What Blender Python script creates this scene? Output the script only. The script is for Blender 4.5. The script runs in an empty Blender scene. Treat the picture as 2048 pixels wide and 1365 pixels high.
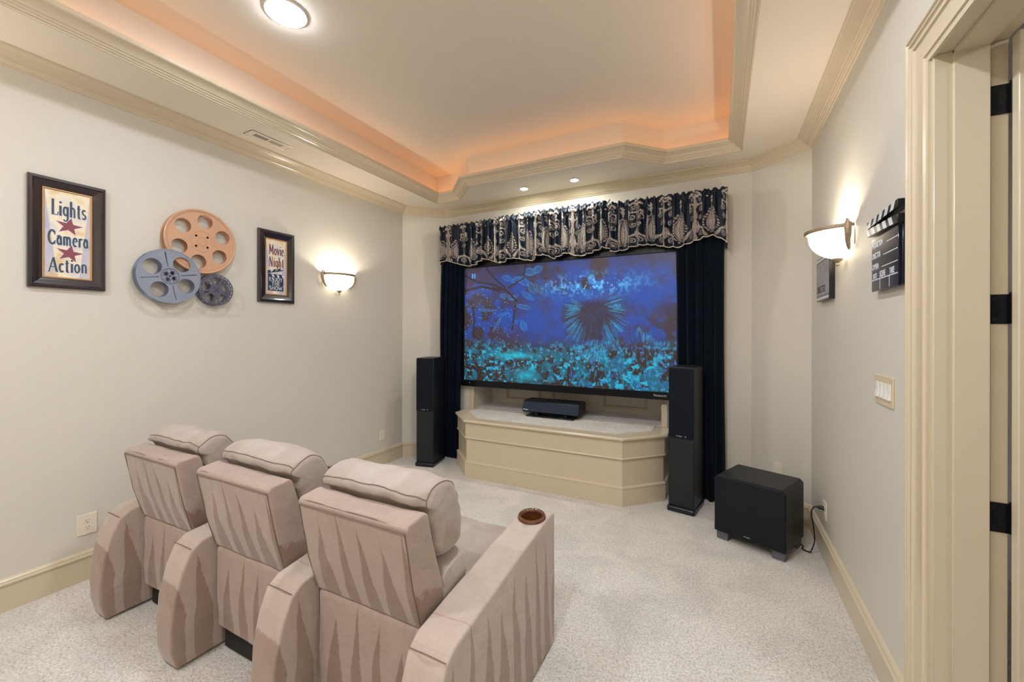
import bpy, bmesh, math, random
import numpy as np
from mathutils import Vector, Matrix, noise
random.seed(7); np.random.seed(7)
PI = math.pi
S = bpy.context.scene
COL = S.collection

# ------------------------------------------------------------------ camera, world, exposure
FPX, YAW, HY, CAMH = 819.35, 0.4697, 666.07, 1.5
cd = bpy.data.cameras.new('camera'); cam = bpy.data.objects.new('camera', cd); COL.objects.link(cam)
cd.sensor_width = 36; cd.lens = FPX * 36 / 2048; cd.shift_y = -(682.5 - HY) / 2048
cd.clip_start = 0.05
cam.matrix_world = Matrix.Translation((0, 0, CAMH)) @ Matrix.Rotation(YAW, 4, 'Z') @ Matrix.Rotation(PI / 2, 4, 'X') @ Matrix.Rotation(0.002, 4, 'Z')
S.camera = cam
S.view_settings.view_transform = 'Standard'; S.view_settings.look = 'None'
S.view_settings.gamma = 1; S.view_settings.use_curve_mapping = False
S.view_settings.exposure = 0.66
try:
    S.cycles.use_denoising = True; S.cycles.max_bounces = 10; S.cycles.diffuse_bounces = 6
    S.cycles.sample_clamp_indirect = 4; S.cycles.caustics_reflective = False; S.cycles.caustics_refractive = False
except Exception: pass
W = bpy.data.worlds.new('world'); S.world = W; W.use_nodes = True
W.node_tree.nodes['Background'].inputs[0].default_value = (0.75, 0.85, 1, 1)
W.node_tree.nodes['Background'].inputs[1].default_value = 0.3

E_TRAY = 3.2      # each recessed tray lamp
E_FRONT = 4.0     # each small front lamp
E_SCONCE = 8.0     # bulb in each sconce
E_ROPE = 3.1      # rope light emission
E_HALL = 9.0  # added hall lamp

def area(name, loc, size, power, col=(1, .93, .84), rot=(0, 0, 0), spread=PI, shape='DISK', parent=None):
    l = bpy.data.lights.new(name, 'AREA'); l.shape = shape; l.size = size; l.energy = power; l.color = col; l.spread = spread
    o = bpy.data.objects.new(name, l); COL.objects.link(o); o.location = loc; o.rotation_euler = rot
    if parent: o.parent = parent
    return o
def point(name, loc, r, power, col=(1, .9, .75), parent=None):
    l = bpy.data.lights.new(name, 'POINT'); l.shadow_soft_size = r; l.energy = power; l.color = col
    o = bpy.data.objects.new(name, l); COL.objects.link(o); o.location = loc
    if parent: o.parent = parent
    return o

# ------------------------------------------------------------------ room numbers (metres)
XL, XR, YF, YB = -3.424, 0.632, 4.182, -2.3
YL, XCL, XCR, YR = 3.817, -3.044, 0.250, 3.869
HS, HT = 3.01, 3.31
TRAY = [(-2.949, -1.3), (0.163, -1.3), (0.163, 3.868), (-0.454, 3.868), (-0.752, 3.563), (-2.315, 3.563), (-2.62, 3.868), (-2.949, 3.868)]

# ------------------------------------------------------------------ materials
def lin(c):
    return tuple(((x / 255) / 12.92 if x / 255 <= .04045 else ((x / 255 + .055) / 1.055) ** 2.4) for x in c) + (1,)
def mat(name, rgb, rough=.6, metal=0, spec=.5, var=0.04, vscale=8, bump=0, bscale=60, coat=0, sheen=0, emit=None, estr=0):
    m = bpy.data.materials.new(name); m.use_nodes = True; nt = m.node_tree; b = nt.nodes['Principled BSDF']
    b.inputs['Roughness'].default_value = rough; b.inputs['Metallic'].default_value = metal
    b.inputs['Specular IOR Level'].default_value = spec
    if coat: b.inputs['Coat Weight'].default_value = coat; b.inputs['Coat Roughness'].default_value = .08
    if sheen: b.inputs['Sheen Weight'].default_value = sheen
    c = lin(rgb)
    tc = nt.nodes.new('ShaderNodeTexCoord')
    nz = nt.nodes.new('ShaderNodeTexNoise'); nz.inputs['Scale'].default_value = vscale; nz.inputs['Detail'].default_value = 4
    nt.links.new(tc.outputs['Object'], nz.inputs['Vector'])
    mx = nt.nodes.new('ShaderNodeMix'); mx.data_type = 'RGBA'
    mx.inputs[6].default_value = tuple(max(0, x * (1 - var)) for x in c[:3]) + (1,)
    mx.inputs[7].default_value = tuple(min(1, x * (1 + var)) for x in c[:3]) + (1,)
    nt.links.new(nz.outputs['Fac'], mx.inputs[0]); nt.links.new(mx.outputs[2], b.inputs['Base Color'])
    if bump:
        n2 = nt.nodes.new('ShaderNodeTexNoise'); n2.inputs['Scale'].default_value = bscale; n2.inputs['Detail'].default_value = 3
        nt.links.new(tc.outputs['Object'], n2.inputs['Vector'])
        bp = nt.nodes.new('ShaderNodeBump'); bp.inputs['Strength'].default_value = bump; bp.inputs['Distance'].default_value = .01
        nt.links.new(n2.outputs['Fac'], bp.inputs['Height']); nt.links.new(bp.outputs['Normal'], b.inputs['Normal'])
    if emit is not None:
        b.inputs['Emission Color'].default_value = lin(emit); b.inputs['Emission Strength'].default_value = estr
    return m
def attr_mat(name, rough=.6, emit=0, spec=.5, sheen=0, bump=0, bscale=200):
    m = bpy.data.materials.new(name); m.use_nodes = True; nt = m.node_tree; b = nt.nodes['Principled BSDF']
    a = nt.nodes.new('ShaderNodeAttribute'); a.attribute_name = 'Col'
    b.inputs['Roughness'].default_value = rough; b.inputs['Specular IOR Level'].default_value = spec
    if sheen: b.inputs['Sheen Weight'].default_value = sheen
    if emit:
        b.inputs['Base Color'].default_value = (.01, .01, .012, 1)
        nt.links.new(a.outputs['Color'], b.inputs['Emission Color']); b.inputs['Emission Strength'].default_value = emit
    else:
        nt.links.new(a.outputs['Color'], b.inputs['Base Color'])
    if bump:
        tc = nt.nodes.new('ShaderNodeTexCoord'); n2 = nt.nodes.new('ShaderNodeTexNoise'); n2.inputs['Scale'].default_value = bscale
        nt.links.new(tc.outputs['Object'], n2.inputs['Vector'])
        bp = nt.nodes.new('ShaderNodeBump'); bp.inputs['Strength'].default_value = bump; bp.inputs['Distance'].default_value = .003
        nt.links.new(n2.outputs['Fac'], bp.inputs['Height']); nt.links.new(bp.outputs['Normal'], b.inputs['Normal'])
    return m

M = {}
M['wall'] = mat('painted_wall', (212, 207, 196), .5, var=.012, vscale=1.5, bump=.04, bscale=90, spec=.35)
M['ceil'] = mat('painted_ceiling', (226, 215, 200), .6, var=.01, vscale=1.5, spec=.3)
M['trim'] = mat('glossy_trim_paint', (206, 192, 167), .22, var=.015, vscale=5, spec=.5)
M['white_wall'] = mat('hall_wall', (225, 222, 215), .6)
M['white'] = mat('white_plastic', (232, 232, 230), .35)
M['almond'] = mat('almond_plastic', (214, 196, 168), .35)
M['outlet'] = mat('outlet_plastic', (230, 219, 200), .35)
M['dark'] = mat('black_recess', (16, 15, 15), .7)
M['slot'] = mat('dark_slot', (40, 34, 28), .6)
M['spk'] = mat('black_vinyl', (16, 20, 27), .45, var=.25, vscale=30, bump=.05, bscale=200)
M['grille'] = mat('grille_cloth', (13, 20, 32), .85, var=.2, vscale=200, spec=.25)
M['grille_sub'] = mat('subwoofer_front', (13, 20, 27), .7, var=.2, vscale=100, spec=.3)
M['base'] = mat('black_satin_plinth', (20, 26, 36), .3)
M['foot'] = mat('speckled_foot', (95, 95, 100), .6, var=.8, vscale=220)
M['logo'] = mat('silver_lettering', (170, 175, 185), .3, metal=.3)
M['bezel'] = mat('gloss_black_bezel', (3, 5, 10), .3, spec=.35)
M['velvet'] = mat('navy_velvet', (6, 17, 30), .85, var=.5, vscale=6, spec=.08, sheen=.04)
M['cord'] = mat('cream_cord', (226, 214, 190), .7)
M['bronze'] = mat('aged_bronze', (166, 148, 126), .36, metal=.6, var=.35, vscale=60, bump=.4, bscale=120)
M['glass'] = mat('lit_alabaster_glass', (250, 240, 220), .4, emit=(255, 236, 205), estr=3.6)
M['lamp'] = mat('lamp_lens', (250, 250, 250), .4, emit=(232, 242, 255), estr=50)
M['lamp_s'] = mat('lamp_lens_small', (250, 250, 250), .4, emit=(240, 246, 255), estr=14)
M['ring'] = mat('lamp_trim_ring', (225, 225, 225), .4)
M['rope'] = mat('rope_light_tube', (255, 190, 120), .5, emit=(255, 176, 100), estr=E_ROPE)
M['copper'] = mat('copper_paint', (208, 164, 134), .4, metal=.2, var=.06, vscale=14)
M['copper_d'] = mat('copper_paint_hub', (200, 154, 124), .4, metal=.2)
M['steel'] = mat('grey_steel', (146, 155, 174), .35, metal=.35, var=.10, vscale=14)
M['steel_d'] = mat('dark_steel', (104, 102, 120), .35, metal=.4, var=.2, vscale=20)
M['blackmetal'] = mat('black_hinge_metal', (26, 28, 32), .35, metal=.6, var=.4, vscale=50)
M['frame'] = mat('espresso_frame', (36, 27, 32), .25, var=.35, vscale=9, coat=.6)
M['gilt'] = mat('gilt_fillet', (196, 150, 96), .4, metal=.2)
M['navyp'] = mat('navy_print', (34, 50, 78), .6)
M['slate'] = mat('slate_letter', (62, 76, 96), .6, var=.35, vscale=60)
M['halo'] = mat('pale_letter_outline', (222, 224, 226), .6)
M['wine'] = mat('wine_star', (136, 70, 84), .6, var=.15, vscale=50)
M['plum'] = mat('plum_letter', (104, 52, 72), .6, var=.3, vscale=60)
M['boardblack'] = mat('clapper_black', (20, 22, 30), .25, var=.1)
M['boardnavy'] = mat('clapper_board_face', (17, 22, 52), .18, spec=.6, coat=.4)
M['boardwhite'] = mat('clapper_white', (214, 220, 228), .35)
M['cup'] = mat('amber_cup_rim', (92, 54, 38), .12, var=.6, vscale=40, coat=.8)
M['cup_in'] = mat('amber_cup_inside', (96, 58, 26), .25, var=.5, vscale=60)
M['cable'] = mat('black_cable', (14, 16, 18), .5)
M['seam'] = mat('suede_seam', (112, 92, 80), .8)
M['chairdark'] = mat('black_under_void', (28, 24, 22), .8)  # near-black stands for the shaded void under the chair backs

# parchment poster sheet: cream, ochre and lilac blotches
def poster_mat(name, a=(238, 226, 200), b_=(196, 196, 214), c=(216, 176, 112)):
    m = bpy.data.materials.new(name); m.use_nodes = True; nt = m.node_tree; b = nt.nodes['Principled BSDF']
    tc = nt.nodes.new('ShaderNodeTexCoord'); n = nt.nodes.new('ShaderNodeTexNoise'); n.inputs['Scale'].default_value = 9; n.inputs['Detail'].default_value = 6
    nt.links.new(tc.outputs['Object'], n.inputs['Vector'])
    r = nt.nodes.new('ShaderNodeValToRGB'); r.color_ramp.elements[0].position = .3; r.color_ramp.elements[0].color = lin(c)
    r.color_ramp.elements[1].position = .7; r.color_ramp.elements[1].color = lin(b_)
    e = r.color_ramp.elements.new(.47); e.color = lin(a)
    nt.links.new(n.outputs['Fac'], r.inputs[0]); nt.links.new(r.outputs[0], b.inputs['Base Color']); b.inputs['Roughness'].default_value = .5
    return m
M['parch'] = poster_mat('parchment')
M['lilac'] = poster_mat('lilac_parchment', (196, 192, 204), (168, 172, 200), (206, 184, 150))

# cut-pile carpet
def carpet():
    m = bpy.data.materials.new('carpet_pile'); m.use_nodes = True; nt = m.node_tree; b = nt.nodes['Principled BSDF']; L = nt.links
    tc = nt.nodes.new('ShaderNodeTexCoord')
    n1 = nt.nodes.new('ShaderNodeTexNoise'); n1.inputs['Scale'].default_value = 95; n1.inputs['Detail'].default_value = 5; n1.inputs['Roughness'].default_value = .7
    n2 = nt.nodes.new('ShaderNodeTexNoise'); n2.inputs['Scale'].default_value = 3.2; n2.inputs['Detail'].default_value = 3; n2.inputs['Distortion'].default_value = .6
    vo = nt.nodes.new('ShaderNodeTexVoronoi'); vo.feature = 'DISTANCE_TO_EDGE'; vo.inputs['Scale'].default_value = 26
    n3 = nt.nodes.new('ShaderNodeTexNoise'); n3.inputs['Scale'].default_value = 40
    va = nt.nodes.new('ShaderNodeVectorMath'); va.operation = 'MULTIPLY_ADD'; va.inputs[1].default_value = (.05, .05, .05)
    L.new(tc.outputs['Object'], n3.inputs['Vector']); L.new(n3.outputs['Color'], va.inputs[0]); L.new(tc.outputs['Object'], va.inputs[2]); L.new(va.outputs[0], vo.inputs['Vector'])
    for n in (n1, n2): L.new(tc.outputs['Object'], n.inputs['Vector'])
    r = nt.nodes.new('ShaderNodeValToRGB'); r.color_ramp.elements[0].position = .32; r.color_ramp.elements[0].color = lin((190, 181, 172))
    r.color_ramp.elements[1].position = .56; r.color_ramp.elements[1].color = lin((243, 238, 232))
    L.new(n1.outputs['Fac'], r.inputs[0])
    r2 = nt.nodes.new('ShaderNodeValToRGB'); r2.color_ramp.elements[0].position = .40; r2.color_ramp.elements[0].color = (.90, .90, .90, 1)
    r2.color_ramp.elements[1].position = .56; r2.color_ramp.elements[1].color = (1, 1, 1, 1)
    L.new(n2.outputs['Fac'], r2.inputs[0])
    r3 = nt.nodes.new('ShaderNodeValToRGB'); r3.color_ramp.elements[0].position = 0; r3.color_ramp.elements[0].color = (.80, .78, .76, 1)
    r3.color_ramp.elements[1].position = .05; r3.color_ramp.elements[1].color = (1, 1, 1, 1)
    L.new(vo.outputs['Distance'], r3.inputs[0])
    m1 = nt.nodes.new('ShaderNodeMix'); m1.data_type = 'RGBA'; m1.blend_type = 'MULTIPLY'; m1.inputs[0].default_value = 1
    m2 = nt.nodes.new('ShaderNodeMix'); m2.data_type = 'RGBA'; m2.blend_type = 'MULTIPLY'; m2.inputs[0].default_value = .6
    L.new(r.outputs[0], m1.inputs[6]); L.new(r2.outputs[0], m1.inputs[7]); L.new(m1.outputs[2], m2.inputs[6]); L.new(r3.outputs[0], m2.inputs[7])
    L.new(m2.outputs[2], b.inputs['Base Color']); b.inputs['Roughness'].default_value = .95; b.inputs['Specular IOR Level'].default_value = .1
    b.inputs['Sheen Weight'].default_value = .2
    ad = nt.nodes.new('ShaderNodeMath'); ad.operation = 'ADD'; L.new(n1.outputs['Fac'], ad.inputs[0]); L.new(r3.outputs[0], ad.inputs[1])
    bp = nt.nodes.new('ShaderNodeBump'); bp.inputs['Strength'].default_value = .8; bp.inputs['Distance'].default_value = .012
    L.new(ad.outputs[0], bp.inputs['Height']); L.new(bp.outputs['Normal'], b.inputs['Normal'])
    return m
M['carpet'] = carpet()

# microsuede with brushed nap streaks
def suede(name, stretch=(7, 7, .55), contrast=1.0, thr=.5, seed=0, light=(206, 190, 178), dark=(172, 149, 133)):
    m = bpy.data.materials.new(name); m.use_nodes = True; nt = m.node_tree; b = nt.nodes['Principled BSDF']; L = nt.links
    tc = nt.nodes.new('ShaderNodeTexCoord'); mp = nt.nodes.new('ShaderNodeMapping'); mp.inputs['Scale'].default_value = stretch; mp.inputs['Location'].default_value = (seed, seed * .7, seed * .3)
    L.new(tc.outputs['Object'], mp.inputs['Vector'])
    n = nt.nodes.new('ShaderNodeTexNoise'); n.inputs['Scale'].default_value = 1.6; n.inputs['Detail'].default_value = 1.2; n.inputs['Distortion'].default_value = .25
    L.new(mp.outputs[0], n.inputs['Vector'])
    r = nt.nodes.new('ShaderNodeValToRGB'); r.color_ramp.elements[0].position = thr - .02; r.color_ramp.elements[1].position = thr + .02
    r.color_ramp.elements[0].color = (0, 0, 0, 1); r.color_ramp.elements[1].color = (1, 1, 1, 1)
    L.new(n.outputs['Fac'], r.inputs[0])
    nf = nt.nodes.new('ShaderNodeTexNoise'); nf.inputs['Scale'].default_value = 14; nf.inputs['Detail'].default_value = 5
    L.new(tc.outputs['Object'], nf.inputs['Vector'])
    ma = nt.nodes.new('ShaderNodeMath'); ma.operation = 'MULTIPLY'; ma.inputs[1].default_value = contrast * .62
    mb = nt.nodes.new('ShaderNodeMath'); mb.operation = 'MULTIPLY_ADD'; mb.inputs[1].default_value = .55
    L.new(r.outputs[0], ma.inputs[0]); L.new(nf.outputs['Fac'], mb.inputs[0]); L.new(ma.outputs[0], mb.inputs[2])
    mx = nt.nodes.new('ShaderNodeMix'); mx.data_type = 'RGBA'; mx.inputs[6].default_value = lin(dark); mx.inputs[7].default_value = lin(light)
    L.new(mb.outputs[0], mx.inputs[0]); L.new(mx.outputs[2], b.inputs['Base Color'])
    b.inputs['Roughness'].default_value = .9; b.inputs['Specular IOR Level'].default_value = .15; b.inputs['Sheen Weight'].default_value = .35; b.inputs['Sheen Roughness'].default_value = .4
    bn = nt.nodes.new('ShaderNodeTexNoise'); bn.inputs['Scale'].default_value = 9; bn.inputs['Detail'].default_value = 6; bn.inputs['Distortion'].default_value = .8
    L.new(tc.outputs['Object'], bn.inputs['Vector'])
    bp = nt.nodes.new('ShaderNodeBump'); bp.inputs['Strength'].default_value = .35; bp.inputs['Distance'].default_value = .02
    L.new(bn.outputs['Fac'], bp.inputs['Height']); L.new(bp.outputs['Normal'], b.inputs['Normal'])
    return m
def suede_stripe(name, axis, P, ztop, zbot, dark=(128, 104, 90), light=(170, 152, 142), ph=0.0, lean=0.0):  # default tones darkened for the upright backs, shade put into the colour
    m = suede(name, (2, 2, 2), .3, .5, 1, light, dark); nt = m.node_tree; L = nt.links; b = nt.nodes['Principled BSDF']
    tc = nt.nodes.new('ShaderNodeTexCoord'); sx = nt.nodes.new('ShaderNodeSeparateXYZ'); L.new(tc.outputs['Object'], sx.inputs[0])
    def mth(op, a, b_=None, c=None):
        n = nt.nodes.new('ShaderNodeMath'); n.operation = op
        for i, v in enumerate((a, b_, c)):
            if v is None: continue
            if isinstance(v, (int, float)): n.inputs[i].default_value = v
            else: L.new(v, n.inputs[i])
        return n.outputs[0]
    wn = nt.nodes.new('ShaderNodeTexNoise'); wn.inputs['Scale'].default_value = 2.6; wn.inputs['Detail'].default_value = 2; L.new(tc.outputs['Object'], wn.inputs['Vector'])
    fn = nt.nodes.new('ShaderNodeTexNoise'); fn.inputs['Scale'].default_value = 60; fn.inputs['Detail'].default_value = 3; L.new(tc.outputs['Object'], fn.inputs['Vector'])
    co = sx.outputs[axis]; z = sx.outputs['Z']
    u = mth('MULTIPLY_ADD', co, 1 / P, ph); u = mth('MULTIPLY_ADD', z, lean, u); u = mth('MULTIPLY_ADD', wn.outputs['Fac'], .8, u); u = mth('MULTIPLY_ADD', fn.outputs['Fac'], .10, u)
    fr_ = mth('FRACT', u); d = mth('ABSOLUTE', mth('SUBTRACT', fr_, .5))
    idn = mth('FRACT', mth('MULTIPLY', mth('FLOOR', u), .377))
    zt = mth('MULTIPLY_ADD', idn, -.13, ztop)
    tp = nt.nodes.new('ShaderNodeMapRange'); L.new(z, tp.inputs[0]); L.new(zt, tp.inputs[1]); tp.inputs[2].default_value = zbot; tp.inputs[3].default_value = 0; tp.inputs[4].default_value = .36
    wd = mth('MULTIPLY', tp.outputs[0], mth('MULTIPLY_ADD', idn, .40, .70))
    st = nt.nodes.new('ShaderNodeMapRange'); L.new(mth('SUBTRACT', wd, d), st.inputs[0]); st.inputs[1].default_value = -.015; st.inputs[2].default_value = .02
    mix = [n for n in nt.nodes if n.bl_idname == 'ShaderNodeMix'][0]
    old = mix.inputs[0].links[0].from_socket; L.remove(mix.inputs[0].links[0])
    f = mth('MULTIPLY_ADD', old, .42, mth('MULTIPLY_ADD', st.outputs[0], -.62, .62)); f = mth('MULTIPLY_ADD', fn.outputs['Fac'], .25, f)
    L.new(mth('SUBTRACT', f, .12), mix.inputs[0])
    return m
M['suede_up'] = suede_stripe('suede_brushed_upper', 'X', .104, .90, .56, lean=.5)
M['suede_low'] = suede_stripe('suede_brushed_lower', 'X', .112, .52, .20, ph=.4)
M['suede_back'] = suede('suede_brushed_back', (8, .6, .75), 1.0, .5, 0)
M['suede_arm'] = suede_stripe('suede_brushed_arm', 'Y', .105, .60, .22, (148, 126, 112), (188, 173, 163), lean=.8)
M['suede'] = suede('suede_soft', (2.2, 2.2, 2.2), .35, .5, 5.3, (184, 175, 168), (156, 140, 130))

# ------------------------------------------------------------------ mesh helpers
class MB:
    def __init__(s): s.v = []; s.f = []
    def add(s, v, f, mtx=None):
        o = len(s.v)
        s.v += [tuple(mtx @ Vector(p)) if mtx is not None else tuple(p) for p in v]
        s.f += [tuple(i + o for i in q) for q in f]
        return s
    def box(s, a, b, mtx=None):
        x0, y0, z0 = a; x1, y1, z1 = b
        v = [(x0, y0, z0), (x1, y0, z0), (x1, y1, z0), (x0, y1, z0), (x0, y0, z1), (x1, y0, z1), (x1, y1, z1), (x0, y1, z1)]
        return s.add(v, [(0, 3, 2, 1), (4, 5, 6, 7), (0, 1, 5, 4), (1, 2, 6, 5), (2, 3, 7, 6), (3, 0, 4, 7)], mtx)
    def cyl(s, c, r, h, n=32, axis='Z', r2=None, mtx=None):
        r2 = r if r2 is None else r2; v = []
        for k, (rr, t) in enumerate(((r, 0), (r2, h))):
            for i in range(n):
                a = 2 * PI * i / n; p = (rr * math.cos(a), rr * math.sin(a), t)
                if axis == 'X': p = (p[2], p[0], p[1])
                if axis == 'Y': p = (p[0], p[2], p[1])
                v.append((c[0] + p[0], c[1] + p[1], c[2] + p[2]))
        f = [(i, (i + 1) % n, n + (i + 1) % n, n + i) for i in range(n)] + [tuple(range(n))[::-1], tuple(range(n, 2 * n))]
        return s.add(v, f, mtx)
    def lathe(s, prof, n=40, a0=0, a1=2 * PI, c=(0, 0, 0), sx=1, sy=1, mtx=None, closed_prof=False):
        full = abs(a1 - a0 - 2 * PI) < 1e-6; m = n if full else n + 1; v = []; k = len(prof)
        for i in range(m):
            a = a0 + (a1 - a0) * i / n
            for r, z in prof: v.append((c[0] + sx * r * math.cos(a), c[1] + sy * r * math.sin(a), c[2] + z))
        f = []
        for i in range(n):
            j = (i + 1) % m
            for q in range(k if closed_prof else k - 1):
                w = (q + 1) % k
                f.append((i * k + q, j * k + q, j * k + w, i * k + w))
        return s.add(v, f, mtx)
    def tube(s, pts, r, n=8, cyclic=False, mtx=None):
        pts = [Vector(p) for p in pts]; N = len(pts); rings = []
        up = Vector((0, 0, 1))
        for i, p in enumerate(pts):
            a = pts[(i - 1) % N] if (cyclic or i > 0) else p; b = pts[(i + 1) % N] if (cyclic or i < N - 1) else p
            t = (b - a).normalized() if (b - a).length > 1e-9 else Vector((1, 0, 0))
            u = up if abs(t.dot(up)) < .95 else Vector((1, 0, 0))
            x = t.cross(u).normalized(); y = t.cross(x).normalized()
            rr = r[i] if isinstance(r, (list, tuple)) else r
            rings.append([tuple(p + x * rr * math.cos(2 * PI * k / n) + y * rr * math.sin(2 * PI * k / n)) for k in range(n)])
        v = [q for R in rings for q in R]; f = []
        for i in range(N if cyclic else N - 1):
            j = (i + 1) % N
            for k in range(n): f.append((i * n + k, i * n + (k + 1) % n, j * n + (k + 1) % n, j * n + k))
        if not cyclic: f += [tuple(range(n)), tuple(range((N - 1) * n, N * n))[::-1]]
        return s.add(v, f, mtx)
    def prism(s, poly, a, b, axis='X', mtx=None):
        """poly: 2-D points; axis X -> poly is (y,z); axis Y -> (x,z); axis Z -> (x,y)"""
        n = len(poly)
        def P(p, t): return {'X': (t, p[0], p[1]), 'Y': (p[0], t, p[1]), 'Z': (p[0], p[1], t)}[axis]
        v = [P(p, a) for p in poly] + [P(p, b) for p in poly]
        return s.add(v, [(i, (i + 1) % n, n + (i + 1) % n, n + i) for i in range(n)] + [tuple(range(n))[::-1], tuple(range(n, 2 * n))], mtx)
    def sweep(s, path, prof, closed=False, prev=None, nxt=None, mtx=None):
        """path 2-D, prof [(d, h)]; d to the LEFT of travel, h third axis; mitred"""
        P = [Vector((p[0], p[1])) for p in path]; N = len(P); k = len(prof); v = []
        for i in range(N):
            a = P[i - 1] if (closed or i > 0) else (Vector(prev) if prev else None)
            b = P[(i + 1) % N] if (closed or i < N - 1) else (Vector(nxt) if nxt else None)
            d1 = (P[i] - a).normalized() if a is not None else None
            d2 = (b - P[i]).normalized() if b is not None else None
            if d1 is None: d1 = d2
            if d2 is None: d2 = d1
            n1 = Vector((-d1.y, d1.x)); n2 = Vector((-d2.y, d2.x)); m = (n1 + n2)
            m = m / (1 + n1.dot(n2)) if (1 + n1.dot(n2)) > .1 else n1
            for d, h in prof: v.append((P[i].x + m.x * d, P[i].y + m.y * d, h))
        f = []
        for i in range(N if closed else N - 1):
            j = (i + 1) % N
            for q in range(k):
                w = (q + 1) % k; f.append((i * k + q, i * k + w, j * k + w, j * k + q))
        if not closed: f += [tuple(range(k)), tuple(range((N - 1) * k, N * k))[::-1]]
        return s.add(v, f, mtx)
    def build(s, name, m, parent=None, smooth=False, bevel=0, seg=2, sub=0, auto=None, loc=None):
        me = bpy.data.meshes.new(name); me.from_pydata(s.v, [], s.f); me.validate()
        bm = bmesh.new(); bm.from_mesh(me); bmesh.ops.recalc_face_normals(bm, faces=bm.faces)
        bm.to_mesh(me); bm.free()
        me.materials.append(m if not isinstance(m, str) else M[m])
        o = bpy.data.objects.new(name, me); COL.objects.link(o)
        if parent is not None: o.parent = parent
        if loc: o.location = loc
        if bevel:
            b = o.modifiers.new('bevel', 'BEVEL'); b.width = bevel; b.segments = seg; b.limit_method = 'ANGLE'; b.angle_limit = .6
            b.harden_normals = False; smooth = True if auto is None else smooth
        if sub: q = o.modifiers.new('sub', 'SUBSURF'); q.levels = sub; q.render_levels = sub; smooth = True
        if smooth:
            me.polygons.foreach_set('use_smooth', [True] * len(me.polygons))
            if not sub:
                try:
                    me.set_sharp_from_angle(angle=.7)
                except Exception: pass
        return o

def thing(name, label, cat, loc=(0, 0, 0), rz=0, group=None, mtx=None):
    o = bpy.data.objects.new(name, None); COL.objects.link(o); o.empty_display_size = .1
    if mtx is not None: o.matrix_world = mtx
    else: o.location = loc; o.rotation_euler = (0, 0, rz)
    o['label'] = label; o['category'] = cat
    if group: o['group'] = group
    return o
def tag(o, label, cat, group=None):
    o['label'] = label; o['category'] = cat
    if group: o['group'] = group
    return o
def struct(o, label=None):
    o['kind'] = 'structure'
    if label: o['label'] = label
    return o
def wallframe(side, a, z, off=0):
    """local x = to the viewer's right along the wall, y = up, z = out of the wall"""
    if side == 'left': c = [(0, 1, 0), (0, 0, 1), (1, 0, 0)]; t = (XL + off, a, z)
    if side == 'right': c = [(0, -1, 0), (0, 0, 1), (-1, 0, 0)]; t = (XR - off, a, z)
    if side == 'front': c = [(1, 0, 0), (0, 0, 1), (0, -1, 0)]; t = (a, YF - off, z)
    m = Matrix.Identity(4)
    for i in range(3):
        for j in range(3): m[j][i] = c[i][j]
        m[i][3] = t[i]
    return m
def plate(name, loops, thick, m, parent=None, bevel=0, z=0):
    """flat plate with holes from 2-D loops (first is the outline); spans z .. z+thick"""
    cu = bpy.data.curves.new(name, 'CURVE'); cu.dimensions = '2D'; cu.fill_mode = 'BOTH'; cu.extrude = max(thick / 2 - bevel, 0); cu.bevel_depth = bevel; cu.bevel_resolution = 1
    if bevel: cu.offset = -bevel
    for lp in loops:
        sp = cu.splines.new('POLY'); sp.points.add(len(lp) - 1); sp.use_cyclic_u = True
        for i, p in enumerate(lp): sp.points[i].co = (p[0], p[1], 0, 1)
    o = bpy.data.objects.new(name, cu); COL.objects.link(o)
    me = bpy.data.meshes.new_from_object(o); bpy.data.objects.remove(o); bpy.data.curves.remove(cu)
    me.transform(Matrix.Translation((0, 0, z + thick / 2)))
    me.name = name; me.materials.clear(); me.materials.append(M[m] if isinstance(m, str) else m)
    ob = bpy.data.objects.new(name, me); COL.objects.link(ob)
    if parent is not None: ob.parent = parent
    return ob
def circ(cx, cy, r, n=48, ry=None, a=0):
    ry = ry or r
    out = []
    for i in range(n):
        t = 2 * PI * i / n; x, y = r * math.cos(t), ry * math.sin(t)
        out.append((cx + x * math.cos(a) - y * math.sin(a), cy + x * math.sin(a) + y * math.cos(a)))
    return out
def text(name, s, size, m, parent, loc, mtx=None, depth=.0004, xs=1, align='LEFT', off=0):
    cu = bpy.data.curves.new(name, 'FONT'); cu.body = s; cu.size = size; cu.extrude = depth; cu.align_x = align; cu.offset = off
    o = bpy.data.objects.new(name, cu); COL.objects.link(o)
    me = bpy.data.meshes.new_from_object(o); bpy.data.objects.remove(o)
    T = Matrix.Translation(loc) @ (mtx or Matrix.Identity(4)) @ Matrix.Diagonal((xs, 1, 1, 1))
    me.transform(T); me.name = name; me.materials.clear(); me.materials.append(M[m])
    ob = bpy.data.objects.new(name, me); COL.objects.link(ob); ob.parent = parent
    return ob

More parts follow.
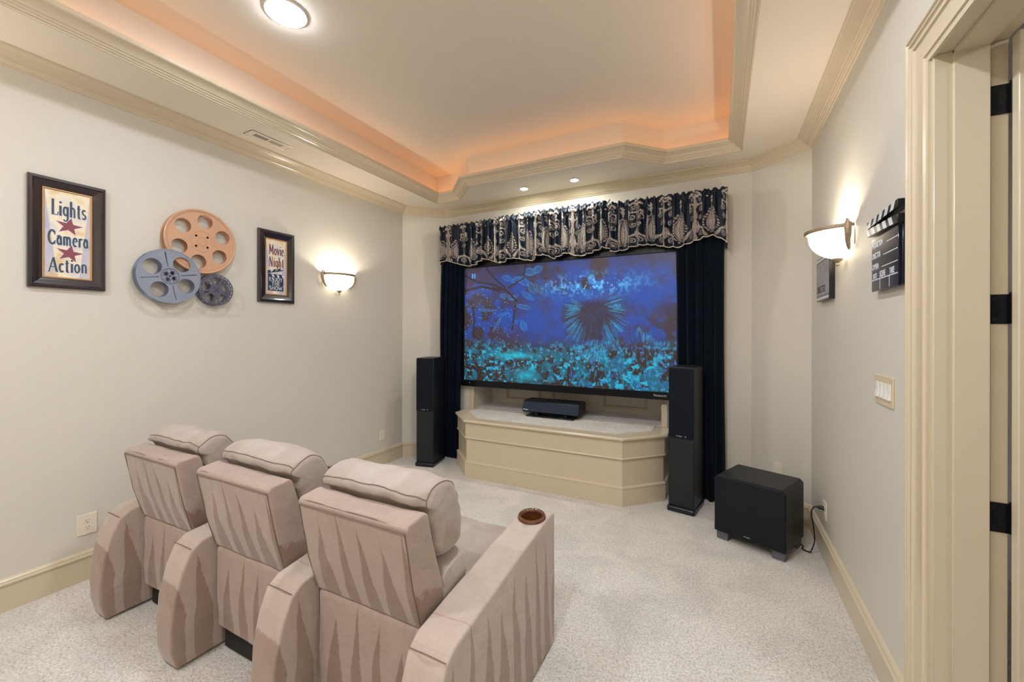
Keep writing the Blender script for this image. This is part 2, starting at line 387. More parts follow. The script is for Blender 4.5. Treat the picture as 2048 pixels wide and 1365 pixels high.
# ------------------------------------------------------------------ SHELL
def slab(name, p0, p1, z0, z1, m='wall', t=.1, label=None):
    # interior on the left of p0->p1
    d = (Vector(p1) - Vector(p0)).normalized(); n = Vector((d.y, -d.x)) * t
    poly = [p0, p1, (p1[0] + n.x, p1[1] + n.y), (p0[0] + n.x, p0[1] + n.y)]
    return struct(MB().prism(poly, z0, z1, 'Z').build(name, m), label)
struct(MB().box((XL - .1, YB - .1, -.1), (2.9, YF + .6, 0)).build('floor', 'carpet'), 'cream cut-pile carpet')
DY0, DY1, DZ = 0.92, 1.835, 2.42
NX0, NX1, NZ1, NYB = -2.63, -0.455, 2.40, 4.62
STZ = .597
w = MB(); w.box((XL - .1, YB, 0), (XL, YL, HS)); struct(w.build('wall_left', 'wall'))
slab('wall_front_left', (XCL, YF), (XL, YL), 0, HS)
slab('wall_front_right', (XR, YR), (XCR, YF), 0, HS)
w = MB(); w.box((XCL, YF, 0), (NX0, YF + .1, HS)); w.box((NX1, YF, 0), (XCR, YF + .1, HS))
w.box((NX0, YF, NZ1), (NX1, YF + .1, HS)); w.box((NX0, YF, 0), (NX1, YF + .1, STZ - .03))
w.box((NX0 - .05, YF + .1, STZ - .03), (NX0, NYB, NZ1)); w.box((NX1, YF + .1, STZ - .03), (NX1 + .05, NYB, NZ1))
w.box((NX0 - .05, NYB, STZ - .03), (NX1 + .05, NYB + .05, NZ1 + .05)); w.box((NX0 - .05, YF + .1, NZ1), (NX1 + .05, NYB, NZ1 + .05))
w.box((NX0 - .05, YF + .1, STZ - .08), (NX1 + .05, NYB + .05, STZ - .03))
struct(w.build('wall_front', 'wall'))
XRO = XR + .165
w = MB(); w.box((XR, DY1 + .021, 0), (XRO, YR + .05, HS)); w.box((XR, YB, 0), (XRO, DY0 - .021, HS)); w.box((XR, DY0 - .021, DZ + .021), (XRO, DY1 + .021, HS))
struct(w.build('wall_right', 'wall'))
struct(MB().box((XL - .1, YB - .1, 0), (XRO, YB, HS)).build('wall_back', 'wall'))
# ceiling: soffit ring + tray
cm = plate('ceiling', [[(XL - .1, YB - .1), (XRO, YB - .1), (XRO, YF + .15), (XL - .1, YF + .15)], TRAY], .02, 'ceil', z=HS)
bm = bmesh.new(); bm.from_mesh(cm.data)
lo = [bm.verts.new((x, y, HS)) for x, y in TRAY]; hi = [bm.verts.new((x, y, HT)) for x, y in TRAY]; n = len(TRAY)
for i in range(n): bm.faces.new((lo[i], lo[(i + 1) % n], hi[(i + 1) % n], hi[i]))
x0, x1, y0, y1 = XL, XRO, YB, YF + .3
q = [bm.verts.new(p) for p in ((x0, y0, HT), (x1, y0, HT), (x1, y1, HT), (x0, y1, HT))]; bm.faces.new(q)
q2 = [bm.verts.new(p) for p in ((x0, y0, HT + .05), (x1, y0, HT + .05), (x1, y1, HT + .05), (x0, y1, HT + .05))]; bm.faces.new(q2[::-1])
for i in range(4): bm.faces.new((q[i], q2[i], q2[(i + 1) % 4], q[(i + 1) % 4]))
bm.to_mesh(cm.data); bm.free(); struct(cm)

CROWN = [(0, -.082), (.010, -.082), (.013, -.072), (.020, -.070), (.024, -.064), (.030, -.060), (.033, -.052), (.040, -.050), (.044, -.043), (.052, -.036),
         (.062, -.027), (.074, -.018), (.084, -.013), (.088, -.010), (.096, -.010), (.100, -.004), (.100, 0), (0, 0)]
FOOT = [(XL, YB), (XR, YB), (XR, YR), (XCR, YF), (XCL, YF), (XL, YL)]
tn = [0]
def trim_obj(o, label):
    return struct(o, label)
def trimname():
    tn[0] += 1; return 'trim_%d' % tn[0]
def segs(path, prof, label, mname='trim', closed=True, only=None, names=None):
    N = len(path)
    for i in range(N if closed else N - 1):
        if only is not None and i not in only: continue
        a, b = path[i], path[(i + 1) % N]
        pv = path[i - 1] if (closed or i > 0) else None; nx = path[(i + 2) % N] if (closed or i < N - 2) else None
        o = MB().sweep([a, b], prof, prev=pv, nxt=nx).build(names[i] if names else trimname(), mname)
        struct(o, label)
segs(FOOT, [(d, h + HS) for d, h in CROWN], 'glossy tan crown moulding along the top of the wall')
LIP = [(0, -.006), (.008, -.006), (.010, .002), (.018, .003), (.022, .010), (.030, .013), (.034, .021), (.042, .023), (.050, .032), (.060, .040), (.072, .047),
       (.082, .051), (.086, .055), (.098, .056), (.103, .062), (.103, .082), (.092, .085), (.088, .070), (.0, .030)]
segs(TRAY, [(d, h + HS) for d, h in LIP], 'glossy tan moulding around the ceiling tray')
BASE = [(0, 0), (.018, 0), (.018, .138), (.023, .140), (.025, .146), (.023, .153), (.017, .156), (.017, .163), (.012, .170), (.006, .174), (0, .176)]
CAS_OUT = 2.003
struct(MB().sweep([(XR, CAS_OUT), (XR, YR)], BASE, nxt=(XCR, YF)).build('baseboard_right', 'trim'))
struct(MB().sweep([(XR, YR), (XCR, YF)], BASE, prev=(XR, CAS_OUT), nxt=(XCL, YF)).build('baseboard_front_right', 'trim'))
struct(MB().sweep([(XCR, YF), (-.43, YF)], BASE, prev=(XR, YR)).build('baseboard_front', 'trim'))
struct(MB().sweep([(-2.69, YF), (XCL, YF)], BASE, nxt=(XL, YL)).build('baseboard_front.001', 'trim'))
struct(MB().sweep([(XCL, YF), (XL, YL)], BASE, prev=(-2.69, YF), nxt=(XL, YB)).build('baseboard_front_left', 'trim'))
struct(MB().sweep([(XL, YL), (XL, YB), (XR, YB)], BASE, prev=(XCL, YF)).build('baseboard_left', 'trim'))
# rope light in the tray trough
rp = []
for i, p in enumerate(TRAY):
    pass
rope = MB().sweep(TRAY, [(.045 + .008 * math.cos(a), HS + .062 + .008 * math.sin(a)) for a in [2 * PI * k / 6 for k in range(6)]], closed=True)
tag(rope.build('rope_light', 'rope'), 'warm orange rope light lying in the trough behind the ceiling tray moulding', 'rope light')

# ------------------------------------------------------------------ DOOR
dr = thing('door_1', 'open tan door with black hinges in the doorway of the right wall', 'door'); dr['kind'] = 'structure'
# casing swept in the wall plane (local x = -y)
mR = wallframe('right', 0, 0)
CAS = [(0, 0), (0, .018), (.006, .026), (.014, .028), (.018, .022), (.024, .020), (.028, .026), (.036, .028), (.040, .021), (.048, .019), (.052, .024), (.060, .024),
       (.064, .017), (.105, .015), (.110, .018), (.128, .018), (.132, .012), (.150, .012), (.150, 0)]
ca = MB().sweep([(-(DY0 - .145), 0), (-(DY0 - .145), DZ + .145), (-CAS_OUT, DZ + .145), (-CAS_OUT, 0)], CAS, mtx=mR)
ca.build('door_casing', 'trim', dr)
jb = MB(); jb.box((XR - .004, DY1, 0), (XRO + .004, DY1 + .02, DZ)); jb.box((XR - .004, DY0 - .02, 0), (XRO + .004, DY0, DZ)); jb.box((XR - .004, DY0 - .02, DZ), (XRO + .004, DY1 + .02, DZ + .02))
jb.box((XR + .040, DY1 - .012, 0), (XR + .124, DY1, DZ)); jb.box((XR + .040, DY0, 0), (XR + .124, DY0 + .012, DZ)); jb.box((XR + .040, DY0, DZ - .012), (XR + .124, DY1, DZ))

jb.build('door_jamb', 'trim', dr, bevel=.002, seg=1)
hall = MB().sweep([(DY0 - .105, 0), (DY0 - .105, DZ + .105), (DY1 + .105, DZ + .105), (DY1 + .105, 0)], [(0, 0), (0, .018), (-.085, .012), (-.085, 0)],
                  mtx=Matrix(((0, 0, 1, XRO), (1, 0, 0, 0), (0, 1, 0, 0), (0, 0, 0, 1))))
hall.build('hall_casing', 'trim', dr)
lf = MB(); lf.box((XRO + .002, DY1 - .052, .012), (XRO + .90, DY1 - .017, DZ - .006))
leaf = lf.build('door_leaf', 'trim', dr, bevel=.003, seg=2)
for zc in (2.233, 1.577, .925, .27):
    h = MB(); 
    pts = [(-.045, -.046), (-.045, .046)]
    lp = []
    for cx, cz, a0 in ((-.034, -.034, PI), (.045, -.046, None), (.045, .046, None), (-.034, .034, PI / 2)):
        if a0 is None: lp.append((cx, cz))
        else:
            rng = [a0 + k * PI / 8 for k in range(5)]
            lp += [(cx + .012 * math.cos(a), cz + .012 * math.sin(a)) for a in rng]
    h.prism([(XRO - .030 + x * .85 + .006, zc + z) for x, z in lp], DY1 - .0035, DY1 + .001, 'Y')
    h.cyl((XRO + .011, DY1 - .007, zc - .046), .0075, .092, 16)
    h.cyl((XRO + .011, DY1 - .007, zc + .046), .009, .006, 16)
    for k in range(1, 5): h.cyl((XRO + .011, DY1 - .007, zc - .046 + k * .0184 - .0006), .0079, .0012, 16)
    h.box((XRO + .010, DY1 - .0165, zc - .044), (XRO + .040, DY1 - .0145, zc + .044))
    hg = h.build('hinge', 'blackmetal', dr, smooth=True)
    sc = MB()
    for dx, dz in ((-.026, 0), (-.010, .032), (-.010, -.032)): sc.cyl((XRO - .020 + dx, DY1 - .0045, zc + dz), .004, .002, 12, 'Y')
    sc.build('screws', 'dark', hg)
# hall beyond the doorway
struct(MB().box((2.8, YB, 0), (2.9, YF, 2.75)).build('wall_hall_far', 'white_wall'))
struct(MB().box((XRO, YB - .1, 0), (2.9, YB, 2.75)).build('wall_hall_back', 'white_wall'))
struct(MB().box((XRO, 3.6, 0), (2.9, 3.7, 2.75)).build('wall_hall_front', 'white_wall'))
struct(MB().box((XRO, YB, 2.75), (2.9, 3.7, 2.85)).build('ceiling_hall', 'white_wall'))
hl = thing('added_hall_light', 'added round fill light, unseen in the hall beyond the doorway', 'ceiling light', (1.75, .9, 2.75))  # unseen lamp, added to light the hall and doorway
MB().cyl((0, 0, -.03), .13, .03, 32).build('diffuser', mat('added_hall_lens', (250, 250, 250), .4, emit=(225, 238, 255), estr=8), hl)
area('added_hall_lamp', (0, 0, -.04), .3, E_HALL, (.93, .96, 1), parent=hl)

# ------------------------------------------------------------------ STAGE (built-in platform)
st = thing('media_platform', 'tan panelled platform with a carpeted top under the television', 'platform', (-1.56, 3.9, 0))
inv = Matrix.Translation((1.56, -3.9, 0))
A = [(-2.676, YF - .003), (-2.676, 3.893), (-2.36, 3.577), (-.747, 3.577), (-.435, 3.890), (-.435, YF - .003)]
def off(path, d):
    # outward offset (path runs CCW round the front: interior on the left)
    P = [Vector(p) for p in path]; out = []
    for i in range(len(P)):
        a = P[i - 1] if i else None; b = P[i + 1] if i < len(P) - 1 else None
        d1 = (P[i] - a).normalized() if a is not None else (b - P[i]).normalized(); d2 = (b - P[i]).normalized() if b is not None else d1
        n1 = Vector((-d1.y, d1.x)); n2 = Vector((-d2.y, d2.x)); m = (n1 + n2) / (1 + n1.dot(n2)); out.append((P[i].x - m.x * d, P[i].y - m.y * d))
    return out
A2 = off(A, -.016)
core = MB().prism(A2, 0, STZ - .03, 'Z', inv); core.build('body', 'trim', st)
MB().sweep(A2, [(0, 0), (-.018, 0), (-.018, .150), (-.022, .152), (-.022, .158), (-.012, .164), (-.006, .168), (0, .170)], mtx=inv).build('skirting', 'trim', st)
MB().sweep(A2, [(0, .398), (-.016, .402), (-.020, .408), (-.016, .414), (-.012, .418), (-.012, STZ - .03), (0, STZ - .03)], mtx=inv).build('apron', 'trim', st)
rim = [(.0, -.028), (-.030, -.028), (-.037, -.022), (-.038, -.012), (-.032, -.003), (-.020, 0), (.11, 0), (.11, -.028)]
MB().sweep(A2, [(d, STZ + h) for d, h in rim], mtx=inv).build('nosing', 'trim', st)
Ci = off(A2, -.105)
cp = MB().prism([Ci[0], Ci[1], Ci[2], Ci[3], Ci[4], Ci[5]], STZ - .028, STZ + .006, 'Z', inv); cp.build('carpet_top', 'carpet', st)
struct(MB().box((NX0, YF, STZ - .028), (NX1, NYB, STZ + .005)).build('floor.001', 'carpet'), 'cream carpet running into the recess under the television')
# niche trims: short posts with caps, back panel frames
for k, (xa, xb, lb) in enumerate(((NX0 - .035, NX0 + .012, 'left'), (NX1 - .045, NX1 + .01, 'right'))):
    po = MB().box((xa, YF - .03, STZ), (xb, YF - .001, .80)); po.box((xa - .004, YF - .034, .785), (xb + .004, YF - .001, .792)); po.box((xa + .004, YF - .026, .80), (xb - .004, YF - .001, .815))
    struct(po.build(trimname(), 'trim', bevel=.002, seg=1), 'short tan trim post at the %s side of the recess' % lb)
fr = MB()
for xa, xb in ((-2.42, -1.95), (-1.80, -1.33), (-1.18, -.70)):
    fr.sweep([(xa, .66), (xb, .66), (xb, 1.6), (xa, 1.6)], [(0, 0), (0, .012), (.02, .018), (.03, .006), (.03, 0)], closed=True, mtx=Matrix(((1, 0, 0, 0), (0, 0, -1, NYB), (0, 1, 0, 0), (0, 0, 0, 1))))
struct(fr.build(trimname(), 'trim'), 'raised panel mouldings on the back of the recess')

# ------------------------------------------------------------------ LAMPS
def can(x, y, z, r, label, lens, energy, col, group):
    t = thing('recessed_light', label, 'ceiling light', (x, y, z), group=group)
    MB().lathe([(r * .80, -.004), (r * .86, -.010), (r * .97, -.010), (r, -.004), (r, 0), (r * .8, 0)], 48, closed_prof=True).build('trim_ring', 'ring', t, smooth=True)
    MB().lathe([(.0001, -.036 if r > .08 else -.010), (r * .45, -.034 if r > .08 else -.010), (r * .74, -.026 if r > .08 else -.008), (r * .82, -.004)], 48).build('lens', lens, t, smooth=True)
    area('lamp', (0, 0, -.038 if r > .08 else -.014), r * 1.5, energy, col, parent=t)
    return t
G = 'recessed lights in the raised tray'
can(-2.19, 1.485, HT, .110, 'large round recessed light shining in the raised tray ceiling', 'lamp', E_TRAY, (.90, .95, 1), G)
for x, y, lb_ in ((-.55, 1.35, 'added round recessed light, out of view, in the tray ceiling nearest the doorway'), (-2.19, -.5, 'added round recessed light, out of view, at the rear of the tray above the left wall side'), (-.55, -.5, 'added round recessed light, out of view, at the rear of the tray above the door side')):
    can(x, y, HT, .110, lb_, 'lamp', E_TRAY + 13, (.90, .95, 1), G)  # out-of-view lamps added for even lighting, stronger than the visible one
can(-1.827, 3.87, HS, .047, 'small round recessed light above the valance, left one of two', 'lamp_s', E_FRONT, (.95, .97, .85), 'small recessed lights over the valance')
can(-1.280, 3.87, HS, .047, 'small round recessed light above the valance, right one of two', 'lamp_s', E_FRONT, (.95, .97, .85), 'small recessed lights over the valance')

def sconce(side, a, z, label, out=.15, pw=1.0):
    t = thing('wall_sconce', label, 'wall light', group='half-bowl wall sconces', mtx=wallframe(side, a, z))
    R, D = .168, out
    # local: x along, y up, z out. bowl = half lathe about y
    LY = Matrix(((1, 0, 0, 0), (0, 0, 1, 0), (0, 1, 0, .004), (0, 0, 0, 1)))   # lathe z -> y, lathe y -> z
    prof = [(math.cos(u) ** .9 * (1.0 + .06 * math.sin(2 * u)), -.155 * math.sin(u)) for u in [PI / 2 * k / 12 for k in range(12)]] + [(.02, -.155)]
    b = MB().lathe([(R * r, y) for r, y in prof], 32, 0, PI, sy=D / R, mtx=LY)
    b.build('glass_bowl', 'glass', t, smooth=True)
    b = MB(); band = [(R + .000, .012), (R + .008, .010), (R + .009, -.004), (R + .005, -.010), (R - .002, -.008), (R - .002, .010)]
    b.lathe(band, 36, 0, PI, sy=(D + .012) / R, mtx=LY, closed_prof=True); b.build('rim_band', 'bronze', t, smooth=True)
    for s_ in (-1, 1):
        b = MB(); pts = []; rr = []
        for k in range(15):   # scroll at the top
            a_ = -PI * .3 + k * 2 * PI * .85 / 14; r_ = .016 - .008 * k / 14
            pts.append((s_ * (R + .012) + s_ * r_ * math.cos(a_) * .9, .014 + r_ * math.sin(a_), .036)); rr.append(.008)
        b.tube(pts, .0075, 8)
        pts = [(s_ * x, y, zz) for x, y, zz in ((R + .022, .01, .034), (R + .024, -.022, .036), (R + .018, -.052, .034), (R + .004, -.082, .032), (R - .018, -.106, .024), (R - .040, -.120, .016))]
        b.tube(pts, [.015, .017, .015, .012, .010, .007], 10)
        for k in range(7):
            b.lathe([(.0001, -.003), (.019 - k * .0012, -.0015), (.019 - k * .0012, .0015), (.0001, .003)], 10, c=(0, 0, 0),
                    mtx=Matrix.Translation((s_ * (R + .019 - k * .004), -.002 - k * .012, .036 - k * .0008)) @ Matrix.Rotation(PI / 2, 4, 'X'))
        b.build('scroll_arm', 'bronze', t, smooth=True)
    f = MB().lathe([(.0001, -.195), (.007, -.192), (.009, -.186), (.006, -.180), (.004, -.176), (.012, -.170), (.026, -.158), (.028, -.152), (.0001, -.150)], 20, mtx=LY @ Matrix.Translation((0, .035, 0)))
    f.build('finial', 'bronze', t, smooth=True)
    bp = MB().box((-R, -.10, 0), (R, -.012, .004)); bp.build('back_plate', 'bronze', t)
    point('bulb', (0, -.062, out * .68), .026, E_SCONCE * pw, (1, .93, .82), parent=t)
    return t
sconce('left', 2.862, 2.068, 'glowing half-bowl sconce with bronze scrolls on the left wall')
sconce('right', 2.90, 2.075, 'glowing half-bowl sconce with bronze scrolls on the right wall', .17)
sconce('left', -.75, 2.068, 'added half-bowl sconce, unseen on the left wall behind the camera', pw=6.5)  # unseen rear pair, added as extra uplight on ceiling and soffits
sconce('right', -.75, 2.075, 'added half-bowl sconce, unseen on the right wall behind the camera', pw=6.5)

# ------------------------------------------------------------------ TELEVISION SCREEN picture (painted grid)
def vnoise(w, h, cells, seed, aspect=1.75):
    r = np.random.RandomState(seed); gx, gy = int(cells * aspect) + 2, cells + 2; g = r.rand(gy, gx)
    X = np.linspace(0, gx - 1.001, w); Y = np.linspace(0, gy - 1.001, h); xi = X.astype(int); yi = Y.astype(int)
    fx = X - xi; fy = Y - yi; fx = fx * fx * (3 - 2 * fx); fy = (fy * fy * (3 - 2 * fy))[:, None]
    xi1 = np.minimum(xi + 1, gx - 1); yi1 = np.minimum(yi + 1, gy - 1)
    a = g[np.ix_(yi, xi)]; b = g[np.ix_(yi, xi1)]; c = g[np.ix_(yi1, xi)]; d = g[np.ix_(yi1, xi1)]
    return (a * (1 - fx) + b * fx) * (1 - fy) + (c * (1 - fx) + d * fx) * fy
def fbm(w, h, c, seed, o=4):
    s = 0; a = 1; t = 0
    for i in range(o): s = s + a * vnoise(w, h, min(c * 2 ** i, h // 2), seed + i); t += a; a *= .55
    return s / t
def sm(x, a, b): t = np.clip((x - a) / (b - a), 0, 1); return t * t * (3 - 2 * t)
def paint_screen(w, h):
    x = np.linspace(0, 1, w)[None, :].repeat(h, 0); y = np.linspace(0, 1, h)[:, None].repeat(w, 1); ax = x * 1.75
    N1 = fbm(w, h, 4, 1); N2 = fbm(w, h, 9, 11); N3 = fbm(w, h, 34, 21, 3); N4 = fbm(w, h, 60, 31, 2); N5 = fbm(w, h, 18, 41, 3)
    def C(r, g, b): return np.array([(r / 255) ** 2.2, (g / 255) ** 2.2, (b / 255) ** 2.2])
    brown, purple, blue, bright = C(60, 46, 52), C(62, 56, 92), C(16, 74, 170), C(20, 140, 225)
    cyan, teal, pale = C(30, 185, 228), C(10, 110, 140), C(120, 205, 255)
    img = np.ones((h, w, 3)) * brown
    def mix(col, a):
        nonlocal img
        a = np.clip(a, 0, 1)[..., None]; img = img * (1 - a) + col * a
    mix(purple, sm(N1, .35, .6) * (1 - sm(y, .5, .8)) * .85)
    glow = np.exp(-(((x - .60) / .32) ** 2 + ((y - .22) / .22) ** 2))
    mix(blue, np.clip(glow * 1.1, 0, 1) * sm(N2, .25, .55))
    mix(blue, sm(N2, .48, .62) * sm(y, 0, .2) * (1 - sm(y, .55, .75)) * .8)
    mix(blue, np.exp(-(((x - .40) / .10) ** 2 + ((y - .5) / .16) ** 2)) * .9)
    mix(blue, np.exp(-(((x - .90) / .07) ** 2 + ((y - .28) / .10) ** 2)) * .9)
    band = np.exp(-(((x - .64) / .17) ** 2 + ((y - .20) / .065) ** 2))
    mix(bright, band * sm(N5, .40, .6)); mix(pale, band * sm(N4 + N5 * .5, .82, .95) * .9)
    # translucent glowing leaf shapes, upper left
    def leaf(cx, cy, L_, W_, ang, col, k=.8):
        dx = (x - cx) * 1.75; dy = y - cy; u = dx * math.cos(ang) + dy * math.sin(ang); v = -dx * math.sin(ang) + dy * math.cos(ang)
        u = u / L_; hw = W_ * np.clip(1 - u * u, 0, 1) ** .8
        e = np.abs(v) / (hw + 1e-6); ins = (np.abs(u) < 1) & (e < 1)
        mix(col, ins * (k * (.35 + .65 * sm(e, .4, 1)) * (.55 + .6 * N4)))
    for (cx, cy, L_, W_, an) in ((.36, .07, .06, .035, .1), (.40, .055, .05, .03, -.4), (.33, .15, .055, .03, .5), (.37, .20, .06, .03, 1.0), (.30, .13, .07, .028, -.2), (.35, .27, .07, .022, .6), (.27, .28, .05, .022, .1),
                                 (.24, .11, .05, .025, .3), (.33, .36, .08, .02, .2), (.22, .26, .035, .02, 0), (.13, .38, .09, .012, .05), (.22, .42, .06, .012, -.2), (.33, .52, .05, .03, 1.1), (.27, .45, .08, .012, .9), (.19, .50, .09, .014, -1.0)):
        leaf(cx, cy, L_, W_, an, bright if random.random() < .6 else C(40, 120, 235))
    # dark boughs
    def bough(pts, wd):
        a = np.zeros((h, w))
        for (x0, y0), (x1, y1) in zip(pts, pts[1:]):
            dx, dy = (x1 - x0) * 1.75, y1 - y0; t = np.clip(((x - x0) * 1.75 * dx + (y - y0) * dy) / (dx * dx + dy * dy + 1e-9), 0, 1)
            d = np.hypot((x - x0) * 1.75 - t * dx, (y - y0) - t * dy) + (N4 - .5) * .006
            a = np.maximum(a, 1 - sm(d, wd * .7, wd))
        mix(C(44, 34, 40), a * .95)
    bough([(0, .06), (.08, .13), (.17, .16), (.24, .22), (.29, .30), (.28, .42), (.27, .55)], .010)
    bough([(.12, 0), (.17, .10), (.24, .20), (.33, .12), (.34, .0)], .008)
    bough([(.04, .30), (.06, .45), (.05, .60), (.10, .66), (.15, .72), (.15, .90)], .012)
    bough([(0, .2), (.10, .17), (.2, .21)], .014)
    # undergrowth
    low = sm(y, .60, .78)
    mix(C(50, 38, 34), low * .8)
    mix(teal, low * sm(N5, .46, .60) * .8); mix(cyan, low * sm(N3, .57, .70) * sm(N2, .42, .55) * .9); mix(C(90, 210, 240), low * sm(N4, .70, .82) * .5)
    mix(C(24, 190, 215), np.exp(-(((x - .28) / .10) ** 2 + ((y - .77) / .022) ** 2)) * .9)
    mix(C(20, 170, 200), np.exp(-(((x - .34) / .06) ** 2 + ((y - .93) / .05) ** 2)) * (.5 + .6 * N4))
    # drifting sparks on the left
    rs = np.random.RandomState(5)
    for k in range(150):
        cx, cy = rs.rand() * .30, .18 + rs.rand() * .75; d = np.hypot((x - cx) * 1.75, y - cy); mix(C(130, 200, 240), (1 - sm(d, .0015, .005)) * .8)
    # shaggy round plant: dark heart, drooping lit fronds
    cx, cy = .665, .42; dx = (x - cx) * 1.75; dy = (y - cy); rr = np.hypot(dx, dy * .95); th = np.arctan2(dy, dx)
    mix(C(52, 40, 60), (1 - sm(rr, .17, .27)) * .92 * sm(y, .30, .36))
    for k in range(150):
        an = rs.uniform(-.75, PI + .75); r0 = rs.uniform(.10, .17); r1 = .20 + .06 * rs.rand() + .05 * max(0, math.sin(an)); 
        br = .25 + .75 * abs(math.cos(an)) ** 1.3 * (1 if math.cos(an) > 0 else .75)
        if abs(math.cos(an)) < .35: br *= .25
        px, py = cx + (r0 + r1) / 2 * math.cos(an) / 1.75, cy + (r0 + r1) / 2 * math.sin(an) + .02 * abs(math.cos(an))
        leaf(px, py, (r1 - r0) / 2 + .012, .0022 + .0035 * rs.rand(), an + .35 * math.cos(an), C(26, 90, 165) if rs.rand() < .45 else C(34, 165, 220), br)
    for k in range(46):
        an = rs.uniform(-.6, PI + .6); leaf(cx + .09 * math.cos(an) / 1.75, cy + .09 * math.sin(an), .08, .0016, an, C(40, 90, 120), .45)
    def drips(xa, xb, ya, yb, slope, n_, k0, col):
        for k in range(n_):
            px = xa + (xb - xa) * (k + rs.rand() * .5) / n_; py = ya + slope * (px - xa) + rs.uniform(-.02, .02); L_ = rs.uniform(.4, 1) * (yb - ya)
            leaf(px, py + L_ / 2, L_ / 2, .0045 + .003 * rs.rand(), 1.5708 + (px - (xa + xb) / 2) * -1.2, col, k0 * rs.uniform(.5, 1))
    drips(.595, .725, .70, .82, .10, 22, .9, C(40, 170, 225)); drips(.70, .77, .60, .70, .4, 9, .6, C(30, 130, 200)); drips(.845, .93, .52, .62, 1.3, 12, .9, C(60, 175, 235))
    for k in range(90):
        px, py = rs.uniform(.70, 1), rs.uniform(.42, .70); leaf(px, py, .012, .002, 1.2, C(20, 90, 110) if rs.rand() < .7 else C(60, 150, 200), .6)
    for k in range(260):
        cx2, cy2 = .56 + rs.rand() * .44, .64 + rs.rand() * .36; L_ = .006 + rs.rand() * .022
        leaf(cx2, cy2, L_, .003 + rs.rand() * .006, 1.2 + rs.rand() * .8, cyan if rs.rand() < .5 else C(50, 110, 220), .85)
    for k in range(220):
        cx2, cy2 = .01 + rs.rand() * .98, .74 + rs.rand() * .25
        leaf(cx2, cy2, .01 + rs.rand() * .03, .0014 + rs.rand() * .0022, -1.57 + (rs.rand() - .5) * 2.2, C(24, 140, 180) if rs.rand() < .6 else C(26, 22, 30), .85)
    for (gx, gy) in ((.24, .97), (.42, .97), (.57, .98), (.62, .92), (.12, .95), (.72, .97)):
        for k in range(15):
            an = -1.57 + (k - 7) * .14; leaf(gx + .05 * math.cos(an), gy + .06 * math.sin(an), .065, .0022, an, C(16, 20, 34), .9)
    img = img * (.82 + .28 * N4[..., None]); img = img * .86
    # pause mark
    for px in (.047, .060): mix(C(60, 160, 240), (np.abs(x - px) < .0035) & (np.abs(y - .072) < .020))
    return np.clip(img, 0, 1)
def painted_grid(name, P, img, m, parent=None):
    """P: (h,w,3) positions"""
    h, w = P.shape[:2]; me = bpy.data.meshes.new(name)
    idx = np.arange(h * w).reshape(h, w); f = np.stack([idx[:-1, :-1], idx[1:, :-1], idx[1:, 1:], idx[:-1, 1:]], -1).reshape(-1, 4)
    me.vertices.add(h * w); me.vertices.foreach_set('co', P.reshape(-1).astype(np.float32))
    me.loops.add(f.size); me.loops.foreach_set('vertex_index', f.reshape(-1).astype(np.int32))
    me.polygons.add(len(f)); me.polygons.foreach_set('loop_start', np.arange(0, f.size, 4, dtype=np.int32)); me.polygons.foreach_set('loop_total', np.full(len(f), 4, dtype=np.int32))
    me.update(calc_edges=True); me.validate()
    ca = me.color_attributes.new('Col', 'FLOAT_COLOR', 'POINT')
    c = np.concatenate([img.reshape(-1, 3), np.ones((h * w, 1))], 1).astype(np.float32); ca.data.foreach_set('color', c.reshape(-1))
    me.polygons.foreach_set('use_smooth', [True] * len(me.polygons)); me.materials.append(m)
    o = bpy.data.objects.new(name, me); COL.objects.link(o)
    if parent is not None: o.parent = parent
    return o
TX0, TX1, TZ0, TZ1, TY = -2.715, -.358, .942, 2.262, 4.10
tvw, tvh = TX1 - TX0, TZ1 - TZ0
tv = thing('television', 'very large flat television showing a glowing blue jungle between navy curtains', 'television', mtx=wallframe('front', (TX0 + TX1) / 2, (TZ0 + TZ1) / 2, YF - TY))
b = MB(); b.sweep([(-tvw / 2, -tvh / 2), (tvw / 2, -tvh / 2), (tvw / 2, tvh / 2), (-tvw / 2, tvh / 2)][::-1],
                  [(0, -.004), (0, .006), (.004, .012), (.060, .012), (.074, .004), (.074, -.06), (0, -.06)], closed=True)
b.build('bezel', 'bezel', tv)
MB().box((-tvw / 2 - .05, -tvh / 2 - .05, -.075), (tvw / 2 + .05, tvh / 2 + .05, -.008)).build('housing', 'dark', tv)
GW, GH = 640, 360
img = paint_screen(GW, GH)
xx = np.linspace(-tvw / 2, tvw / 2, GW)[None, :].repeat(GH, 0); yy = np.linspace(tvh / 2, -tvh / 2, GH)[:, None].repeat(GW, 1)
M['screen'] = attr_mat('lit_screen_picture', .35, emit=.70)
painted_grid('screen', np.stack([xx, yy, np.zeros_like(xx)], -1), img, M['screen'], tv)
text('lettering', 'Panasonic', .030, 'logo', tv, (tvw / 2 - .205, -tvh / 2 - .043, .0126), off=.0006)
MB().box((-tvw / 2 + .075, -tvh / 2 - .035, .0124), (-tvw / 2 + .088, -tvh / 2 - .030, .013)).prism([(-tvw / 2 + .078, -tvh / 2 - .030), (-tvw / 2 + .086, -tvh / 2 - .030), (-tvw / 2 + .083, -tvh / 2 - .022)], .0124, .013, 'Z').build('emblem', 'logo', tv)

